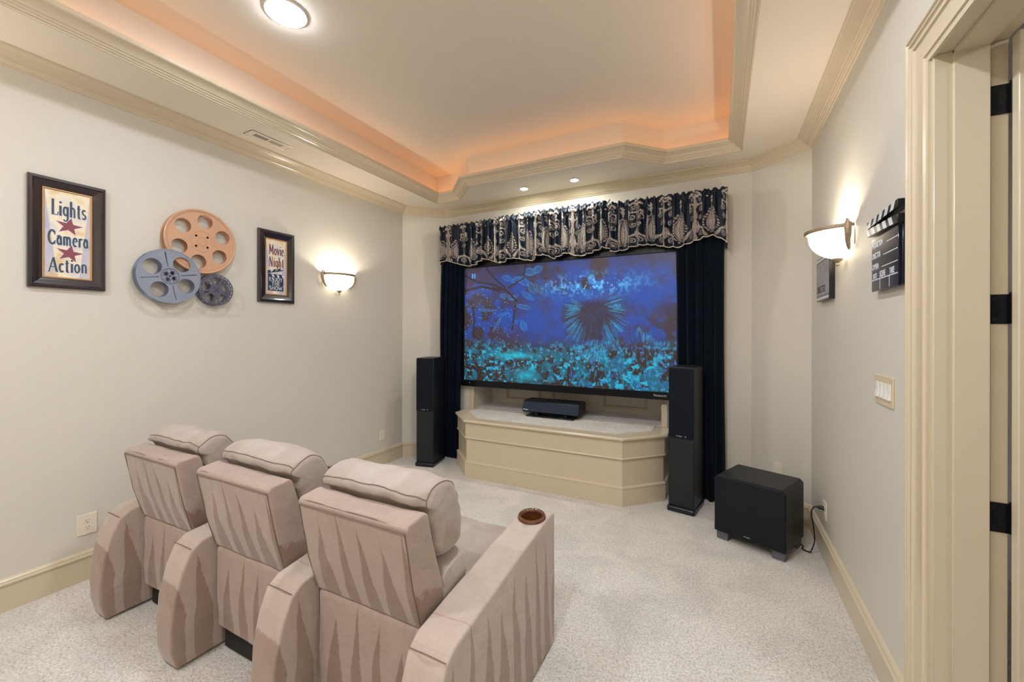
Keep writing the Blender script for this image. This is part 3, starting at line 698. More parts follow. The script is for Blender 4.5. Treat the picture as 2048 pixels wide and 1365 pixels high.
# ------------------------------------------------------------------ CURTAINS
def curtain(xt0, xt1, xb0, xb1, label, seed, yc=4.057, zt=2.685, mid=None):
    n, hgt = 220, 40; rs = random.Random(seed); ph = [rs.random() * 6 for _ in range(4)]
    def P(s, t):
        # t 0 top .. 1 bottom
        x0 = xt0 + (xb0 - xt0) * t ** 1.1; x1 = xt1 + (xb1 - xt1) * t ** .7
        if mid: x0 += mid[0] * math.sin(PI * t); x1 += mid[1] * math.sin(PI * t)
        w_ = x1 - x0; amp = .019 + .006 * t
        y = yc + amp * math.sin(s * 2 * PI * 5 + ph[0] + .8 * math.sin(3 * t + ph[1])) + .4 * amp * math.sin(s * 2 * PI * 9 + ph[2] + t)
        x = x0 + w_ * s + .008 * math.sin(s * 2 * PI * 5 + ph[0] + 1.2)
        return (x, y, zt * (1 - t) + .012 * t)
    v = []; f = []
    for j in range(hgt + 1):
        for i in range(n + 1): v.append(P(i / n, j / hgt))
    for j in range(hgt):
        for i in range(n): a = j * (n + 1) + i; f.append((a, a + 1, a + n + 2, a + n + 1))
    o = MB().add(v, f).build('curtain', 'velvet', smooth=True)
    so = o.modifiers.new('solid', 'SOLIDIFY'); so.thickness = .003; so.offset = 0
    tag(o, label, 'curtain', 'navy velvet curtains'); return o
curtain(-3.02, -2.68, -2.99, -2.78, 'navy velvet curtain hanging left of the television behind a tower speaker', 3, mid=(-.05, .0))
curtain(-.375, .028, -.33, .045, 'navy velvet curtain hanging right of the television', 8, mid=(.0, -.01))

# ------------------------------------------------------------------ VALANCE
def damask(s, t):
    """s in metres of cloth, t 0 top..1 bottom -> (pattern 0..1, tone 0..1)"""
    P = .36; u = ((s / P) % 1.0) * P; u = np.where(u > P / 2, P - u, u)        # mirrored, 0..P/2
    y = t * .46
    out = np.zeros_like(s)
    # teardrop medallion on the axis
    q = np.clip((y - .135) / .29, 0, 1); hw = .060 * (np.sin(PI * q ** 1.55)) ** .9
    inside = (y > .135) & (y < .425) & (u < hw); rimd = (u > hw - .011) & (u < hw - .006); core = (u < hw * .28) & (u > hw * .28 - .006)
    out = np.where(inside & ~rimd & ~core, 1, out)
    hatch = (np.sin((y + u * .8) * 420) > .55) & (u < hw - .012); out = np.where(inside & hatch, .45, out)
    # bead ring
    ring = np.abs(u - (hw + .016)) < .007; bead = np.sin(y * 2 * PI / .026) > -.35
    out = np.where((y > .17) & (y < .43) & ring & bead, .9, out)
    # finial
    fi = (np.abs(y - .105) * .7 + u < .016) | (np.abs(y - .072) + u * 1.1 < .018) | ((u < .004) & (y > .05) & (y < .14)); out = np.where(fi, .9, out)
    # scroll column on the mirror line
    w_ = P / 2 - u; stem = w_ < .010 + .004 * np.sin(y * 60)
    out = np.where(stem & (y > .04), .85, out)
    bud = (w_ < .038 * np.clip(np.sin(PI * np.clip((y - .27) / .13, 0, 1)), 0, 1) ** .8); out = np.where(bud & (np.sin(w_ * 700 + y * 160) > -.6), .95, out)
    for cy, cx, R, sg in ((.175, .055, .030, 1), (.245, .045, .026, -1), (.085, .040, .022, 1), (.405, .050, .030, 1)):
        dx = w_ - cx; dy = (y - cy) * sg; r = np.hypot(dx, dy); th = np.arctan2(dy, dx)
        sp = np.abs(((r / R * 1.6 - th / (2 * PI)) % 1) - .5) < .24; out = np.where((r < R) & sp, .95, out)
    for (x0, y0, x1, y1, wd) in ((.01, .13, .075, .115, .008), (.075, .115, .075, .150, .006), (.012, .33, .09, .37, .010), (.09, .37, .12, .44, .009), (.01, .02, .07, .05, .010), (.0, .06, .06, .035, .006)):
        dx, dy = x1 - x0, y1 - y0; k = np.clip(((w_ - x0) * dx + (y - y0) * dy) / (dx * dx + dy * dy), 0, 1)
        d = np.hypot(w_ - x0 - k * dx, y - y0 - k * dy); out = np.where(d < wd, .9, out)
    return out
def valance_panel(parent, x0, x1, hemz, s0, s1, seed, ztop0, ztop1, dy=0, ends=(0, 0)):
    L_ = x1 - x0; W_ = int(L_ / .0034); H_ = 130; rs = np.random.RandomState(seed)
    i = np.linspace(0, 1, W_)[None, :].repeat(H_, 0); t = np.linspace(0, 1, H_)[:, None].repeat(W_, 1)
    X = x0 + L_ * i
    # irregular folds
    nf = L_ / .082; ph = i * nf * 2 * PI + .9 * np.sin(i * 7.1 + seed) + .6 * np.sin(i * 17 + seed * 2)
    tight = np.exp(-(t / .16) ** 2)
    fold = (.017 + .012 * t) * np.sin(ph) * (1 - .55 * tight) + .006 * np.sin(ph * 2.3 + 1) * (1 - tight)
    gath = .006 * np.sin(i * L_ * 2 * PI / .030 + 2 * np.sin(i * 23)) * np.exp(-(t / .3) ** 2)
    rod = .016 * np.exp(-((t - .10) / .045) ** 2)
    Y = 3.985 + dy - fold - gath - rod + .012 * t
    hz = np.interp(X[0], [p[0] for p in hemz], [p[1] for p in hemz])
    k = np.ones(9) / 9; hz = np.convolve(np.pad(hz, 4, 'edge'), k, 'valid')
    zt = ztop0 + (ztop1 - ztop0) * i[0] + .010 * np.sin(i[0] * L_ * 2 * PI / .062 + seed + np.sin(i[0] * 19)) + .004 * np.sin(i[0] * L_ * 2 * PI / .031 + 2 * np.sin(i[0] * 11))
    Z = zt[None, :] * (1 - t) + hz[None, :] * t
    X = X + .010 * np.cos(ph) * (.4 + .6 * t)
    s = s0 + (s1 - s0) * i + .012 * np.sin(ph * 1.0)
    D = damask(s, t)
    nz = fbm(W_, H_, 30, seed + 50, 3)
    navy = np.array([(13 / 255) ** 2.2, (28 / 255) ** 2.2, (46 / 255) ** 2.2]); sil = np.array([(188 / 255) ** 2.2, (176 / 255) ** 2.2, (168 / 255) ** 2.2])
    a = np.clip(D * (.75 + .5 * nz), 0, 1)[..., None]
    imgc = navy * (1 - a) + sil * a
    o = painted_grid('valance_panel', np.stack([X, Y, Z], -1), imgc, M['damask'], parent)
    so = o.modifiers.new('solid', 'SOLIDIFY'); so.thickness = .003; so.offset = 0
    hem = [(X[-1, k], Y[-1, k], Z[-1, k]) for k in range(0, W_, 3)]
    MB().tube(hem, .0048, 6).build('hem_cord', 'cord', parent, smooth=True)
M['damask'] = attr_mat('damask_jacquard', .55, spec=.4, bump=.3, bscale=400)
vl = thing('valance', 'gathered navy and silver damask valance with cream hem cord above the television', 'valance')
def hemZ(pts): return [(x, z) for x, z in pts]
import math as _m
def px2x(u, v, y=3.97):
    a, b_ = u - 1024, v - HY; c, s_ = math.cos(.002), math.sin(.002); a, b_ = a * c - b_ * s_, a * s_ + b_ * c
    s2, c2 = math.sin(YAW), math.cos(YAW); r = a / FPX; R = (-s2 + c2 * r, c2 + s2 * r, -b_ / FPX); t = y / R[1]
    return (R[0] * t, CAMH + R[2] * t)
hemL = [px2x(*p) for p in ((872, 533), (878, 527), (886, 520), (900, 524), (930, 532), (945, 530), (962, 517), (975, 518), (985, 523), (1005, 527))]
hemM = [px2x(*p) for p in ((1003, 524), (1015, 516), (1035, 516), (1050, 520), (1062, 520), (1070, 510), (1085, 508), (1098, 512), (1106, 517), (1120, 508), (1132, 504), (1145, 509), (1158, 511), (1180, 504), (1205, 492), (1222, 498), (1240, 507))]
hemR = [px2x(*p) for p in ((1243, 499), (1262, 491), (1285, 487), (1310, 487), (1325, 491), (1355, 492), (1375, 484), (1395, 476), (1420, 467), (1440, 471), (1457, 488))]
valance_panel(vl, -2.99, -2.17, hemL, -.02, 1.35, 1, 2.765, 2.775)
valance_panel(vl, -2.19, -.955, hemM, 1.50, 3.75, 2, 2.785, 2.79, dy=-.006)
valance_panel(vl, -.965, .058, hemR, .18, 1.62, 3, 2.765, 2.765)
for sx, xx_ in ((-1, -2.985), (1, .052)):
    hz = 2.31 if sx < 0 else 2.26
    b = MB(); v = []; f = []
    for j in range(13):
        for i in range(9): v.append((xx_ + .004 * math.sin(i * 1.7), 3.985 + (YF - 3.985) * i / 8, 2.765 + (hz - 2.765) * j / 12))
    for j in range(12):
        for i in range(8): a = j * 9 + i; f.append((a, a + 1, a + 10, a + 9))
    o = b.add(v, f).build('return_panel', mat('damask_plain_back', (34, 36, 44), .8, var=.6, vscale=40), vl, smooth=True)
    so = o.modifiers.new('solid', 'SOLIDIFY'); so.thickness = .003
rd = MB().tube([(-2.98, 4.0, 2.715), (.05, 4.0, 2.715)], .011, 12); rd.build('curtain_rod', 'bronze', vl, smooth=True); MB().tube([(-2.98, 4.057, 2.69), (.05, 4.057, 2.69)], .008, 12).build('curtain_rod', 'bronze', vl, smooth=True)

# ------------------------------------------------------------------ SPEAKERS
def tower(cx, cy, rz, depth, label):
    t = thing('tower_speaker', label, 'speaker', (cx, cy, 0), rz, 'black tower speakers')
    # local: front face at y=0 facing -y, centred in x
    w_, d = .205, depth - .045
    p = MB().prism([(-.1115, -.022), (.1115, -.022), (.1115, depth - .022), (-.1115, depth - .022)], 0, .045, 'Z'); p.build('plinth', 'base', t, bevel=.014, seg=3)
    c = MB().box((-w_ / 2, 0, .045), (w_ / 2, d, 1.215)); c.build('cabinet', 'spk', t, bevel=.004, seg=2)
    g = MB().box((-w_ / 2 + .003, -.014, .628), (w_ / 2 - .003, 0, 1.205)); g.build('grille', 'grille', t, bevel=.005, seg=2)
    MB().box((-w_ / 2 + .005, -.003, .06), (w_ / 2 - .005, 0, .618)).build('lower_baffle', mat('lower_baffle', (17, 22, 30), .6), t, bevel=.002, seg=1)
    text('lettering', 'Paradigm', .013, 'logo', t, (-.036, -.0148, .637), Matrix.Rotation(PI / 2, 4, 'X'), off=.0003)
    MB().box((.033, -.0152, .636), (.042, -.0142, .646)).build('emblem', 'logo', t)
    return t
tower(-2.945, 3.650, math.atan2(.052, .218), .345, 'black tower speaker on the carpet in front of the left curtain')
tower(-.287, 3.688, math.atan2(-.043, .219), .325, 'black tower speaker on the carpet in front of the right curtain')
# subwoofer
t = thing('subwoofer', 'black box subwoofer on four speckled feet near the right wall', 'speaker', (-.036, 3.352, 0), math.atan2(-.178, .420))
sw_, sd, z0, z1 = .456, .375, .062, .468
ch = .022
MB().prism([(0, z0), (sw_, z0), (sw_, z1 - ch), (sw_ - ch, z1), (ch, z1), (0, z1 - ch)], 0.016, sd, 'Y').build('cabinet', 'spk', t, bevel=.002, seg=1)
fp = MB(); a = [(0.002, z0), (sw_ - .002, z0), (sw_ - .002, z1 - ch), (sw_ - ch, z1 - .002), (ch, z1 - .002), (.002, z1 - ch)]
cxm, czm = sw_ / 2, (z0 + z1) / 2
inn = [(cxm + (x - cxm) * .955, czm + (z - czm) * .955) for x, z in a]
v = [(x, .016, z) for x, z in a] + [(x, .004, z) for x, z in a] + [(x, -.004, z) for x, z in inn]; n = 6
f = [tuple(range(6))] + [(i, (i + 1) % n, n + (i + 1) % n, n + i) for i in range(n)] + [(n + i, n + (i + 1) % n, 2 * n + (i + 1) % n, 2 * n + i) for i in range(n)] + [tuple(range(12, 18))]
fp.add(v, f); fp.build('front_grille', 'grille_sub', t)
for x_, y_ in ((.01, .02), (sw_ - .088, .02), (.01, sd - .09), (sw_ - .088, sd - .09)):
    MB().box((x_, y_, 0), (x_ + .078, y_ + .078, z0)).build('foot', 'foot', t, bevel=.003, seg=1)
text('lettering', 'Paradigm', .011, 'logo', t, (sw_ / 2 - .024, -.0046, .084), Matrix.Rotation(PI / 2, 4, 'X'), off=.0002)
# centre speaker
t = thing('center_speaker', 'wedge-shaped black centre speaker on a flat stand on the platform', 'speaker', (-1.60, 4.03, STZ + .006), 0)
prf = [(0, .045), (-.012, .060), (.025, .150), (.05, .162), (.24, .162), (.26, .15), (.26, .05), (.02, .035)]
MB().prism(prf, -.315, .315, 'X').build('cabinet', 'spk', t, bevel=.004, seg=2)
MB().prism([(-.020, .052), (-.016, .050), (.022, .142), (.014, .146)], -.308, .308, 'X').build('grille', mat('centre_grille', (34, 45, 62), .7, var=.15, vscale=150, spec=.3), t, bevel=.003, seg=1)
MB().box((-.26, -.035, 0), (.27, .22, .012)).build('stand_plate', 'base', t, bevel=.003, seg=2)
for xl_ in (-.18, .15): MB().box((xl_, .03, .010), (xl_ + .03, .16, .045)).build('stand_leg', 'base', t)
text('lettering', 'Paradigm', .016, 'boardwhite', t, (-.30, -.0185, .066), Matrix.Rotation(1.17, 4, 'X'), off=.0005)

# ------------------------------------------------------------------ OUTLETS, SWITCHES, CORD, VENT
def rrect(w_, h_, r, n=5):
    out = []
    for cx, cy, a0 in ((w_ / 2 - r, h_ / 2 - r, 0), (-w_ / 2 + r, h_ / 2 - r, PI / 2), (-w_ / 2 + r, -h_ / 2 + r, PI), (w_ / 2 - r, -h_ / 2 + r, 3 * PI / 2)):
        out += [(cx + r * math.cos(a0 + k * PI / 2 / n), cy + r * math.sin(a0 + k * PI / 2 / n)) for k in range(n + 1)]
    return out
def outlet(mtx, label, w_=.075, h_=.118, m='outlet', blank=False):
    t = thing('wall_outlet', label, 'outlet', mtx=mtx)
    plate('cover_plate', [rrect(w_, h_, .004)], .006, m, t, bevel=.0015)
    for s_ in (-1, 1):
        if blank: 
            MB().box((-.011, s_ * .02 - .008, .006), (.011, s_ * .02 + .008, .0068)).build('receptacle', m, t); continue
        lp = [(x, y + s_ * .0195) for x, y in circ(0, 0, .0175, 28, .0145)]
        r = plate('receptacle', [lp], .003, m, t, z=.005)
        q = MB(); q.box((-.0075, s_ * .0195 + .001, .0079), (-.0055, s_ * .0195 + .009, .0084)); q.box((.0055, s_ * .0195 + .002, .0079), (.0075, s_ * .0195 + .008, .0084))
        q.cyl((0, s_ * .0195 - .007, .0079), .0026, .0005, 12); q.build('slots', 'slot', r)
    return t
outlet(wallframe('left', 1.051, .335), 'ivory duplex outlet low on the left wall beside the recliners', .088, .122)
outlet(wallframe('left', 3.487, .335), 'ivory cover plate low on the left wall near the corner', blank=True)
outlet(wallframe('right', 3.40, .312), 'ivory outlet with a black plug low on the right wall', .085)
cm_ = Matrix.Identity(4); dch = (Vector((XCR, YF)) - Vector((XR, YR))).normalized()
px_, py_ = XR + dch.x * .255, YR + dch.y * .255
nrm = Vector((-dch.y, dch.x)); m4 = Matrix(((-dch.x, 0, nrm.x, px_), (-dch.y, 0, nrm.y, py_), (0, 1, 0, .365), (0, 0, 0, 1)))
outlet(m4, 'ivory cover plate on the angled wall behind the subwoofer', blank=True)
t = thing('light_switch_plate', 'almond plate of four white rocker switches beside the door casing', 'light switch', mtx=wallframe('right', 2.292, 1.255))
plate('cover_plate', [rrect(.215, .128, .005)], .006, 'almond', t, bevel=.002)
for k in range(4):
    x_ = -.069 + k * .046
    MB().add([(x_ - .016, -.033, .006), (x_ + .016, -.033, .006), (x_ + .016, .033, .006), (x_ - .016, .033, .006), (x_ - .015, -.032, .014), (x_ + .015, -.032, .014), (x_ + .015, .0, .009), (x_ - .015, .0, .009), (x_ - .015, .032, .008), (x_ + .015, .032, .008)],
              [(0, 1, 5, 4), (4, 5, 6, 7), (7, 6, 9, 8), (8, 9, 2, 3), (1, 2, 9, 6, 5), (0, 4, 7, 8, 3)]).build('rocker', 'white', t)
pts = [(XR - .012, 3.405, .325), (XR - .040, 3.41, .325), (XR - .060, 3.42, .315), (XR - .072, 3.43, .27), (XR - .060, 3.43, .18), (XR - .055, 3.42, .09), (XR - .075, 3.40, .03), (XR - .085, 3.41, .008), (XR - .12, 3.44, .010), (XR - .11, 3.50, .006), (XR - .16, 3.53, .010), (.44, 3.555, .04), (.42, 3.560, .10)]
def smoothpts(pts, k=6):
    P = [Vector(p) for p in pts]; out = []
    for i in range(len(P) - 1):
        a = P[max(i - 1, 0)]; b_ = P[i]; c = P[i + 1]; d = P[min(i + 2, len(P) - 1)]
        for j in range(k):
            u = j / k; out.append(tuple(.5 * ((2 * b_) + (c - a) * u + (2 * a - 5 * b_ + 4 * c - d) * u * u + (3 * b_ - a - 3 * c + d) * u ** 3)))
    return out + [tuple(P[-1])]
t = thing('power_cord', 'black power cord running from the subwoofer to the right wall outlet', 'cord', (XR - .06, 3.42, 0))
I2 = Matrix.Translation((-(XR - .06), -3.42, 0))
MB().tube(smoothpts(pts), .0042, 8, mtx=I2).build('cable', 'cable', t, smooth=True)
MB().tube([(XR - .007, 3.405, .325), (XR - .030, 3.407, .325), (XR - .045, 3.41, .324)], [.014, .013, .006], 10, mtx=I2).build('plug', 'cable', t, smooth=True)
# vent on the soffit
t = thing('ceiling_vent', 'white slotted air register in the left soffit', 'vent', mtx=Matrix(((0, 1, 0, -3.165), (1, 0, 0, 2.005), (0, 0, -1, HS), (0, 0, 0, 1))))
plate('faceplate', [rrect(.325, .118, .003)], .003, 'ceil', t)
MB().sweep([(-.1625, -.059), (.1625, -.059), (.1625, .059), (-.1625, .059)], [(0, 0), (0, .004), (.003, .0055), (.008, .003), (.008, 0)], closed=True).build('rim', 'trim', t)
M['slot2'] = mat('tan_louver', (128, 104, 80), .6)
for x_, mm in ((-.112, 'dark'), (.006, 'slot2')):
    q = MB()
    for k in range(10): q.box((x_ + k * .0106, -.025, .0028), (x_ + .0062 + k * .0106, .025, .0033))
    q.build('louver_slots', mm, t)

# ------------------------------------------------------------------ SERIF STROKE LETTERS for the signs
def arc(cx, cy, rx, ry, a0, a1, n=14):
    return [(cx + rx * math.cos(math.radians(a0 + (a1 - a0) * k / n)), cy + ry * math.sin(math.radians(a0 + (a1 - a0) * k / n))) for k in range(n + 1)]
def SF(x, y, w_=.09): return [(x - w_, y), (x + w_, y)]
GL = {  # width, strokes(points, weight 1=thick .5=thin)
 'L': (.50, [([(.12, 0), (.12, .72)], 1), (SF(.12, .71, .1), .4), ([(.03, .02), (.46, .02), (.48, .16)], .5)]),
 'i': (.24, [([(.12, 0), (.12, .46)], 1), (SF(.12, .01, .08), .4), ([(.04, .45), (.12, .45)], .4), (arc(.12, .62, .02, .02, 0, 360, 8), .7)]),
 'g': (.46, [(arc(.22, .24, .14, .20, 0, 360, 20), .8), ([(.37, .46), (.37, -.08)], .9), (arc(.22, -.08, .15, .14, 0, -150, 12), .7)]),
 'h': (.50, [([(.12, 0), (.12, .74)], 1), (SF(.12, .01, .08), .4), ([(.04, .73), (.12, .73)], .4), (arc(.24, .28, .13, .17, 170, 0, 12) + [(.37, 0)], .8), (SF(.37, .01, .08), .4)]),
 't': (.34, [([(.15, .62), (.15, .08)] + arc(.23, .08, .08, .07, 180, 300, 6), .9), ([(.03, .46), (.29, .46)], .5)]),
 's': (.36, [(arc(.18, .34, .11, .11, 30, 270, 12) + arc(.18, .12, .12, .11, 90, -150, 12), .75)]),
 'C': (.62, [(arc(.34, .36, .25, .35, 45, 315, 24), 1), ([(.52, .50), (.52, .68)], .5), ([(.52, .10), (.55, .2)], .5)]),
 'a': (.44, [(arc(.20, .20, .13, .19, 20, 340, 18), .8), (arc(.2, .33, .13, .13, 150, 10, 8) + [(.34, .0)], .9), (SF(.37, .01, .05), .4)]),
 'm': (.70, [([(.10, 0), (.10, .46)], .9), (arc(.21, .30, .11, .15, 170, 0, 10) + [(.32, 0)], .8), (arc(.44, .30, .11, .15, 170, 0, 10) + [(.55, 0)], .8), (SF(.10, .01, .06), .4), (SF(.32, .01, .06), .4), (SF(.56, .01, .06), .4)]),
 'e': (.42, [([(.08, .25), (.34, .27)], .5), (arc(.21, .23, .14, .22, 10, 310, 20), .8)]),
 'r': (.36, [([(.11, 0), (.11, .46)], .9), (arc(.22, .30, .11, .15, 170, 40, 8), .8), (SF(.11, .01, .07), .4)]),
 'A': (.66, [([(.06, 0), (.34, .74)], .6), ([(.34, .74), (.58, 0)], 1), ([(.16, .26), (.50, .26)], .5), (SF(.06, .01, .07), .4), (SF(.58, .01, .08), .4)]),
 'c': (.38, [(arc(.21, .22, .14, .21, 45, 315, 18), .85)]),
 'o': (.44, [(arc(.21, .22, .15, .21, 0, 360, 22), .85)]),
 'n': (.48, [([(.11, 0), (.11, .46)], .9), (arc(.23, .29, .13, .16, 170, 0, 10) + [(.36, 0)], .85), (SF(.11, .01, .07), .4), (SF(.36, .01, .07), .4), ([(.03, .45), (.11, .45)], .4)]),
 'M': (.80, [([(.10, 0), (.14, .72)], .7), ([(.14, .72), (.38, .16)], 1), ([(.38, .16), (.62, .72)], .6), ([(.62, .72), (.66, 0)], 1), (SF(.10, .01, .08), .4), (SF(.67, .01, .08), .4)]),
 'v': (.40, [([(.05, .46), (.20, 0)], .9), ([(.20, 0), (.35, .46)], .6), (SF(.06, .46, .05), .4), (SF(.35, .46, .05), .4)]),
 'N': (.66, [([(.12, 0), (.12, .72)], .6), ([(.12, .72), (.52, 0)], 1), ([(.52, 0), (.52, .72)], .6), (SF(.12, .01, .08), .4), (SF(.52, .71, .08), .4)]),
 'E': (.54, [([(.13, 0), (.13, .7)], 1), ([(.05, .69), (.46, .69), (.46, .60)], .5), ([(.13, .36), (.38, .36)], .5), ([(.05, .02), (.47, .02), (.48, .12)], .5)]),
 'J': (.42, [([(.28, .7), (.28, .14)] + arc(.17, .14, .11, .14, 0, -160, 8), .9), (SF(.28, .7, .1), .4)]),
 'O': (.66, [(arc(.32, .35, .25, .35, 0, 360, 26), .9)]),
 'Y': (.60, [([(.08, .7), (.30, .34)], .9), ([(.52, .7), (.30, .34)], .6), ([(.30, .34), (.30, 0)], .9), (SF(.30, .01, .09), .4), (SF(.08, .7, .07), .4), (SF(.52, .7, .07), .4)]),
 'T': (.58, [([(.29, 0), (.29, .7)], 1), ([(.05, .58), (.05, .69), (.53, .69), (.53, .58)], .5), (SF(.29, .01, .09), .4)]),
 'H': (.66, [([(.13, 0), (.13, .7)], .9), ([(.53, 0), (.53, .7)], .9), ([(.13, .36), (.53, .36)], .5)] + [(SF(x, y, .08), .4) for x in (.13, .53) for y in (.01, .7)]),
 'S': (.50, [(arc(.25, .53, .17, .17, 40, 270, 14) + arc(.25, .18, .18, .18, 90, -140, 14), .9)]),
 'W': (.86, [([(.06, .7), (.24, 0)], .9), ([(.24, 0), (.43, .6)], .6), ([(.43, .6), (.60, 0)], .9), ([(.60, 0), (.78, .7)], .6), (SF(.07, .7, .07), .4), (SF(.78, .7, .07), .4)]),
}
def word(s):
    W_ = 0; out = []
    for ch_ in s:
        if ch_ == ' ': W_ += .3; continue
        w_, st_ = GL[ch_]; out += [([(x + W_, y) for x, y in p], k) for p, k in st_]; W_ += w_ + .03
    return W_, out
def lettering(name, s, x0, x1, y, hgt, wt, m, parent, z, halo=None, slope=0):
    W_, st_ = word(s); sx = (x1 - x0) / W_; sy = hgt
    def rib(extra, dz):
        b = MB(); dz0 = dz
        for ns_, (p, k) in enumerate(st_):
            dz = dz0 + (ns_ % 7) * .00006
            P = [Vector((x0 + px * sx, y + py * sy + slope * (px * sx))) for px, py in p]; hw = wt * k / 2 + extra; N = len(P); v = []
            for i in range(N):
                a = P[i - 1] if i else P[i]; c = P[i + 1] if i < N - 1 else P[i]; d = (c - a)
                if d.length < 1e-9: d = Vector((1, 0))
                d.normalize(); n_ = Vector((-d.y, d.x)) * hw
                if i == 0: q = P[i] - d * (hw * .5 if extra else 0)
                elif i == N - 1: q = P[i] + d * (hw * .5 if extra else 0)
                else: q = P[i]
                v += [(q.x + n_.x, q.y + n_.y, dz), (q.x - n_.x, q.y - n_.y, dz)]
            b.add(v, [(2 * i, 2 * i + 1, 2 * i + 3, 2 * i + 2) for i in range(N - 1)])
        return b
    if halo: rib(.0018, z).build(name + '_outline', halo, parent)
    return rib(0, z + .0006).build(name, m, parent)
def star(name, cx, cy, R, parent, z, rot=0, sx=1):
    def pts(R_): return [(cx + sx * (R_ if k % 2 == 0 else R_ * .40) * math.sin(rot + k * PI / 5), cy + (R_ if k % 2 == 0 else R_ * .40) * math.cos(rot + k * PI / 5)) for k in range(10)]
    plate(name + '_outline', [pts(R * 1.12)], .0004, 'halo', parent, z=z)
    return plate(name, [pts(R)], .0005, 'wine', parent, z=z + .0004)
FR = [(0, 0), (0, .020), (.006, .026), (.016, .027), (.022, .020), (.030, .018), (.044, .014), (.054, .012), (.058, .009), (.058, 0)]
def framed(mtx, w_, h_, label, rail=.058):
    t = thing('framed_sign', label, 'framed sign', mtx=mtx, group='framed film signs on the left wall'); k = rail / .058
    MB().sweep([(-w_ / 2, -h_ / 2), (w_ / 2, -h_ / 2), (w_ / 2, h_ / 2), (-w_ / 2, h_ / 2)], [(d * k, z) for d, z in FR], closed=True).build('picture_frame', 'frame', t)
    iw, ih = w_ / 2 - rail, h_ / 2 - rail
    MB().sweep([(-iw, -ih), (iw, -ih), (iw, ih), (-iw, ih)], [(0, .003), (0, .011), (.004, .012), (.008, .008), (.008, .003)], closed=True).build('gilt_fillet', 'gilt', t)
    MB().box((-iw, -ih, .002), (iw, ih, .005)).build('print', 'lilac', t)
    return t, iw - .008, ih - .008
t, iw, ih = framed(wallframe('left', .965, 2.068), .322, .630, 'dark framed sign reading Lights Camera Action with two red stars')
plate('light_beam', [[(-iw, ih), (iw, ih), (.048, -ih), (-.042, -ih)]], .0005, 'parch', t, z=.005)
zt_ = .0057
lettering('word_lights', 'Lights', -.068, .080, .108, .125, .0105, 'slate', t, zt_, 'halo')
lettering('word_camera', 'Camera', -.082, .090, -.062, .112, .0105, 'slate', t, zt_, 'halo')
lettering('word_action', 'Action', -.080, .086, -.222, .112, .0105, 'slate', t, zt_, 'halo', slope=.05)
star('star', .005, .052, .052, t, .0056, .15, 1.15); star('star', .007, -.107, .052, t, .0056, .15, 1.15)
t, iw, ih = framed(wallframe('left', 2.232, 2.062), .322, .612, 'narrow dark framed sign reading Movie Night Enjoy the Show', .066)
plate('light_beam', [[(-iw, ih), (iw, ih), (.030, -ih), (-.030, -ih)]], .0005, 'parch', t, z=.005)
lettering('word_movie', 'Movie', -.065, .072, .105, .118, .0095, 'plum', t, zt_)
lettering('word_night', 'Night', -.065, .072, .000, .118, .0095, 'plum', t, zt_)
plate('printed_slate', [[(-.072, -.060), (-.072, -.205), (.066, -.205), (.066, -.060)]], .0005, 'navyp', t, z=.0056)
plate('printed_stick', [[(-.074, -.060), (.062, -.025), (.062, .0), (-.074, -.035)], ], .0005, 'navyp', t, z=.0056)
for k in range(3):
    x_ = -.052 + k * .045; s_ = .257
    plate('printed_stripe', [[(x_, -.030 + (x_ + .074) * s_ - .02), (x_ + .018, -.030 + (x_ + .092) * s_ - .02), (x_ + .030, -.008 + (x_ + .092) * s_ - .02), (x_ + .012, -.008 + (x_ + .074) * s_ - .02)]], .0003, 'halo', t, z=.0061)
    plate('printed_stripe', [[(x_ + .01, -.064), (x_ + .028, -.064), (x_ + .040, -.086), (x_ + .022, -.086)]], .0003, 'halo', t, z=.0061)
for s_, y_, xa, xb in (('ENJOY', -.122, -.062, .058), ('THE', -.158, -.040, .038), ('SHOW', -.196, -.062, .058)):
    lettering('word_' + s_.lower(), s_, xa, xb, y_, .044, .0058, 'halo', t, .0061)

# ------------------------------------------------------------------ FILM REELS
def reel_copper():
    t = thing('film_reel', 'large copper film reel with six round holes on the left wall', 'film reel', mtx=wallframe('left', 1.640, 2.160), group='decorative film reels')
    R = .227; holes = [circ(.150 * math.cos(math.radians(a)), .150 * math.sin(math.radians(a)), .050, 40) for a in (82, 22, -38, -98, -158, 142)]
    small = [circ(.052 * math.cos(math.radians(a)), .052 * math.sin(math.radians(a)), .008, 16) for a in (45, 135, 225, 315)]
    plate('rear_flange', [circ(0, 0, R, 96)] + holes, .004, 'copper', t, z=.004)
    plate('front_flange', [circ(0, 0, R, 96)] + holes + small, .004, 'copper', t, bevel=.001, z=.052)
    MB().lathe([(R - .005, .051), (R + .003, .051), (R + .005, .056), (R, .061), (R - .010, .059), (R - .010, .055)], 96, closed_prof=True).build('rolled_rim', 'copper', t, smooth=True)
    MB().lathe([(R - .005, .003), (R + .003, .003), (R + .003, .009), (R - .005, .009)], 96, closed_prof=True).build('rear_rim', 'copper', t, smooth=True)
    MB().lathe([(.078, .008), (.078, .052)], 48).build('core', 'copper_d', t, smooth=True)
    MB().lathe([(.072, .0558), (.074, .0575), (.076, .0558)], 64).lathe([(.028, .0558), (.030, .0578), (.032, .0558)], 48).lathe([(R - .018, .0558), (R - .016, .0575), (R - .014, .0558)], 96).build('embossed_ring', 'copper_d', t, smooth=True)
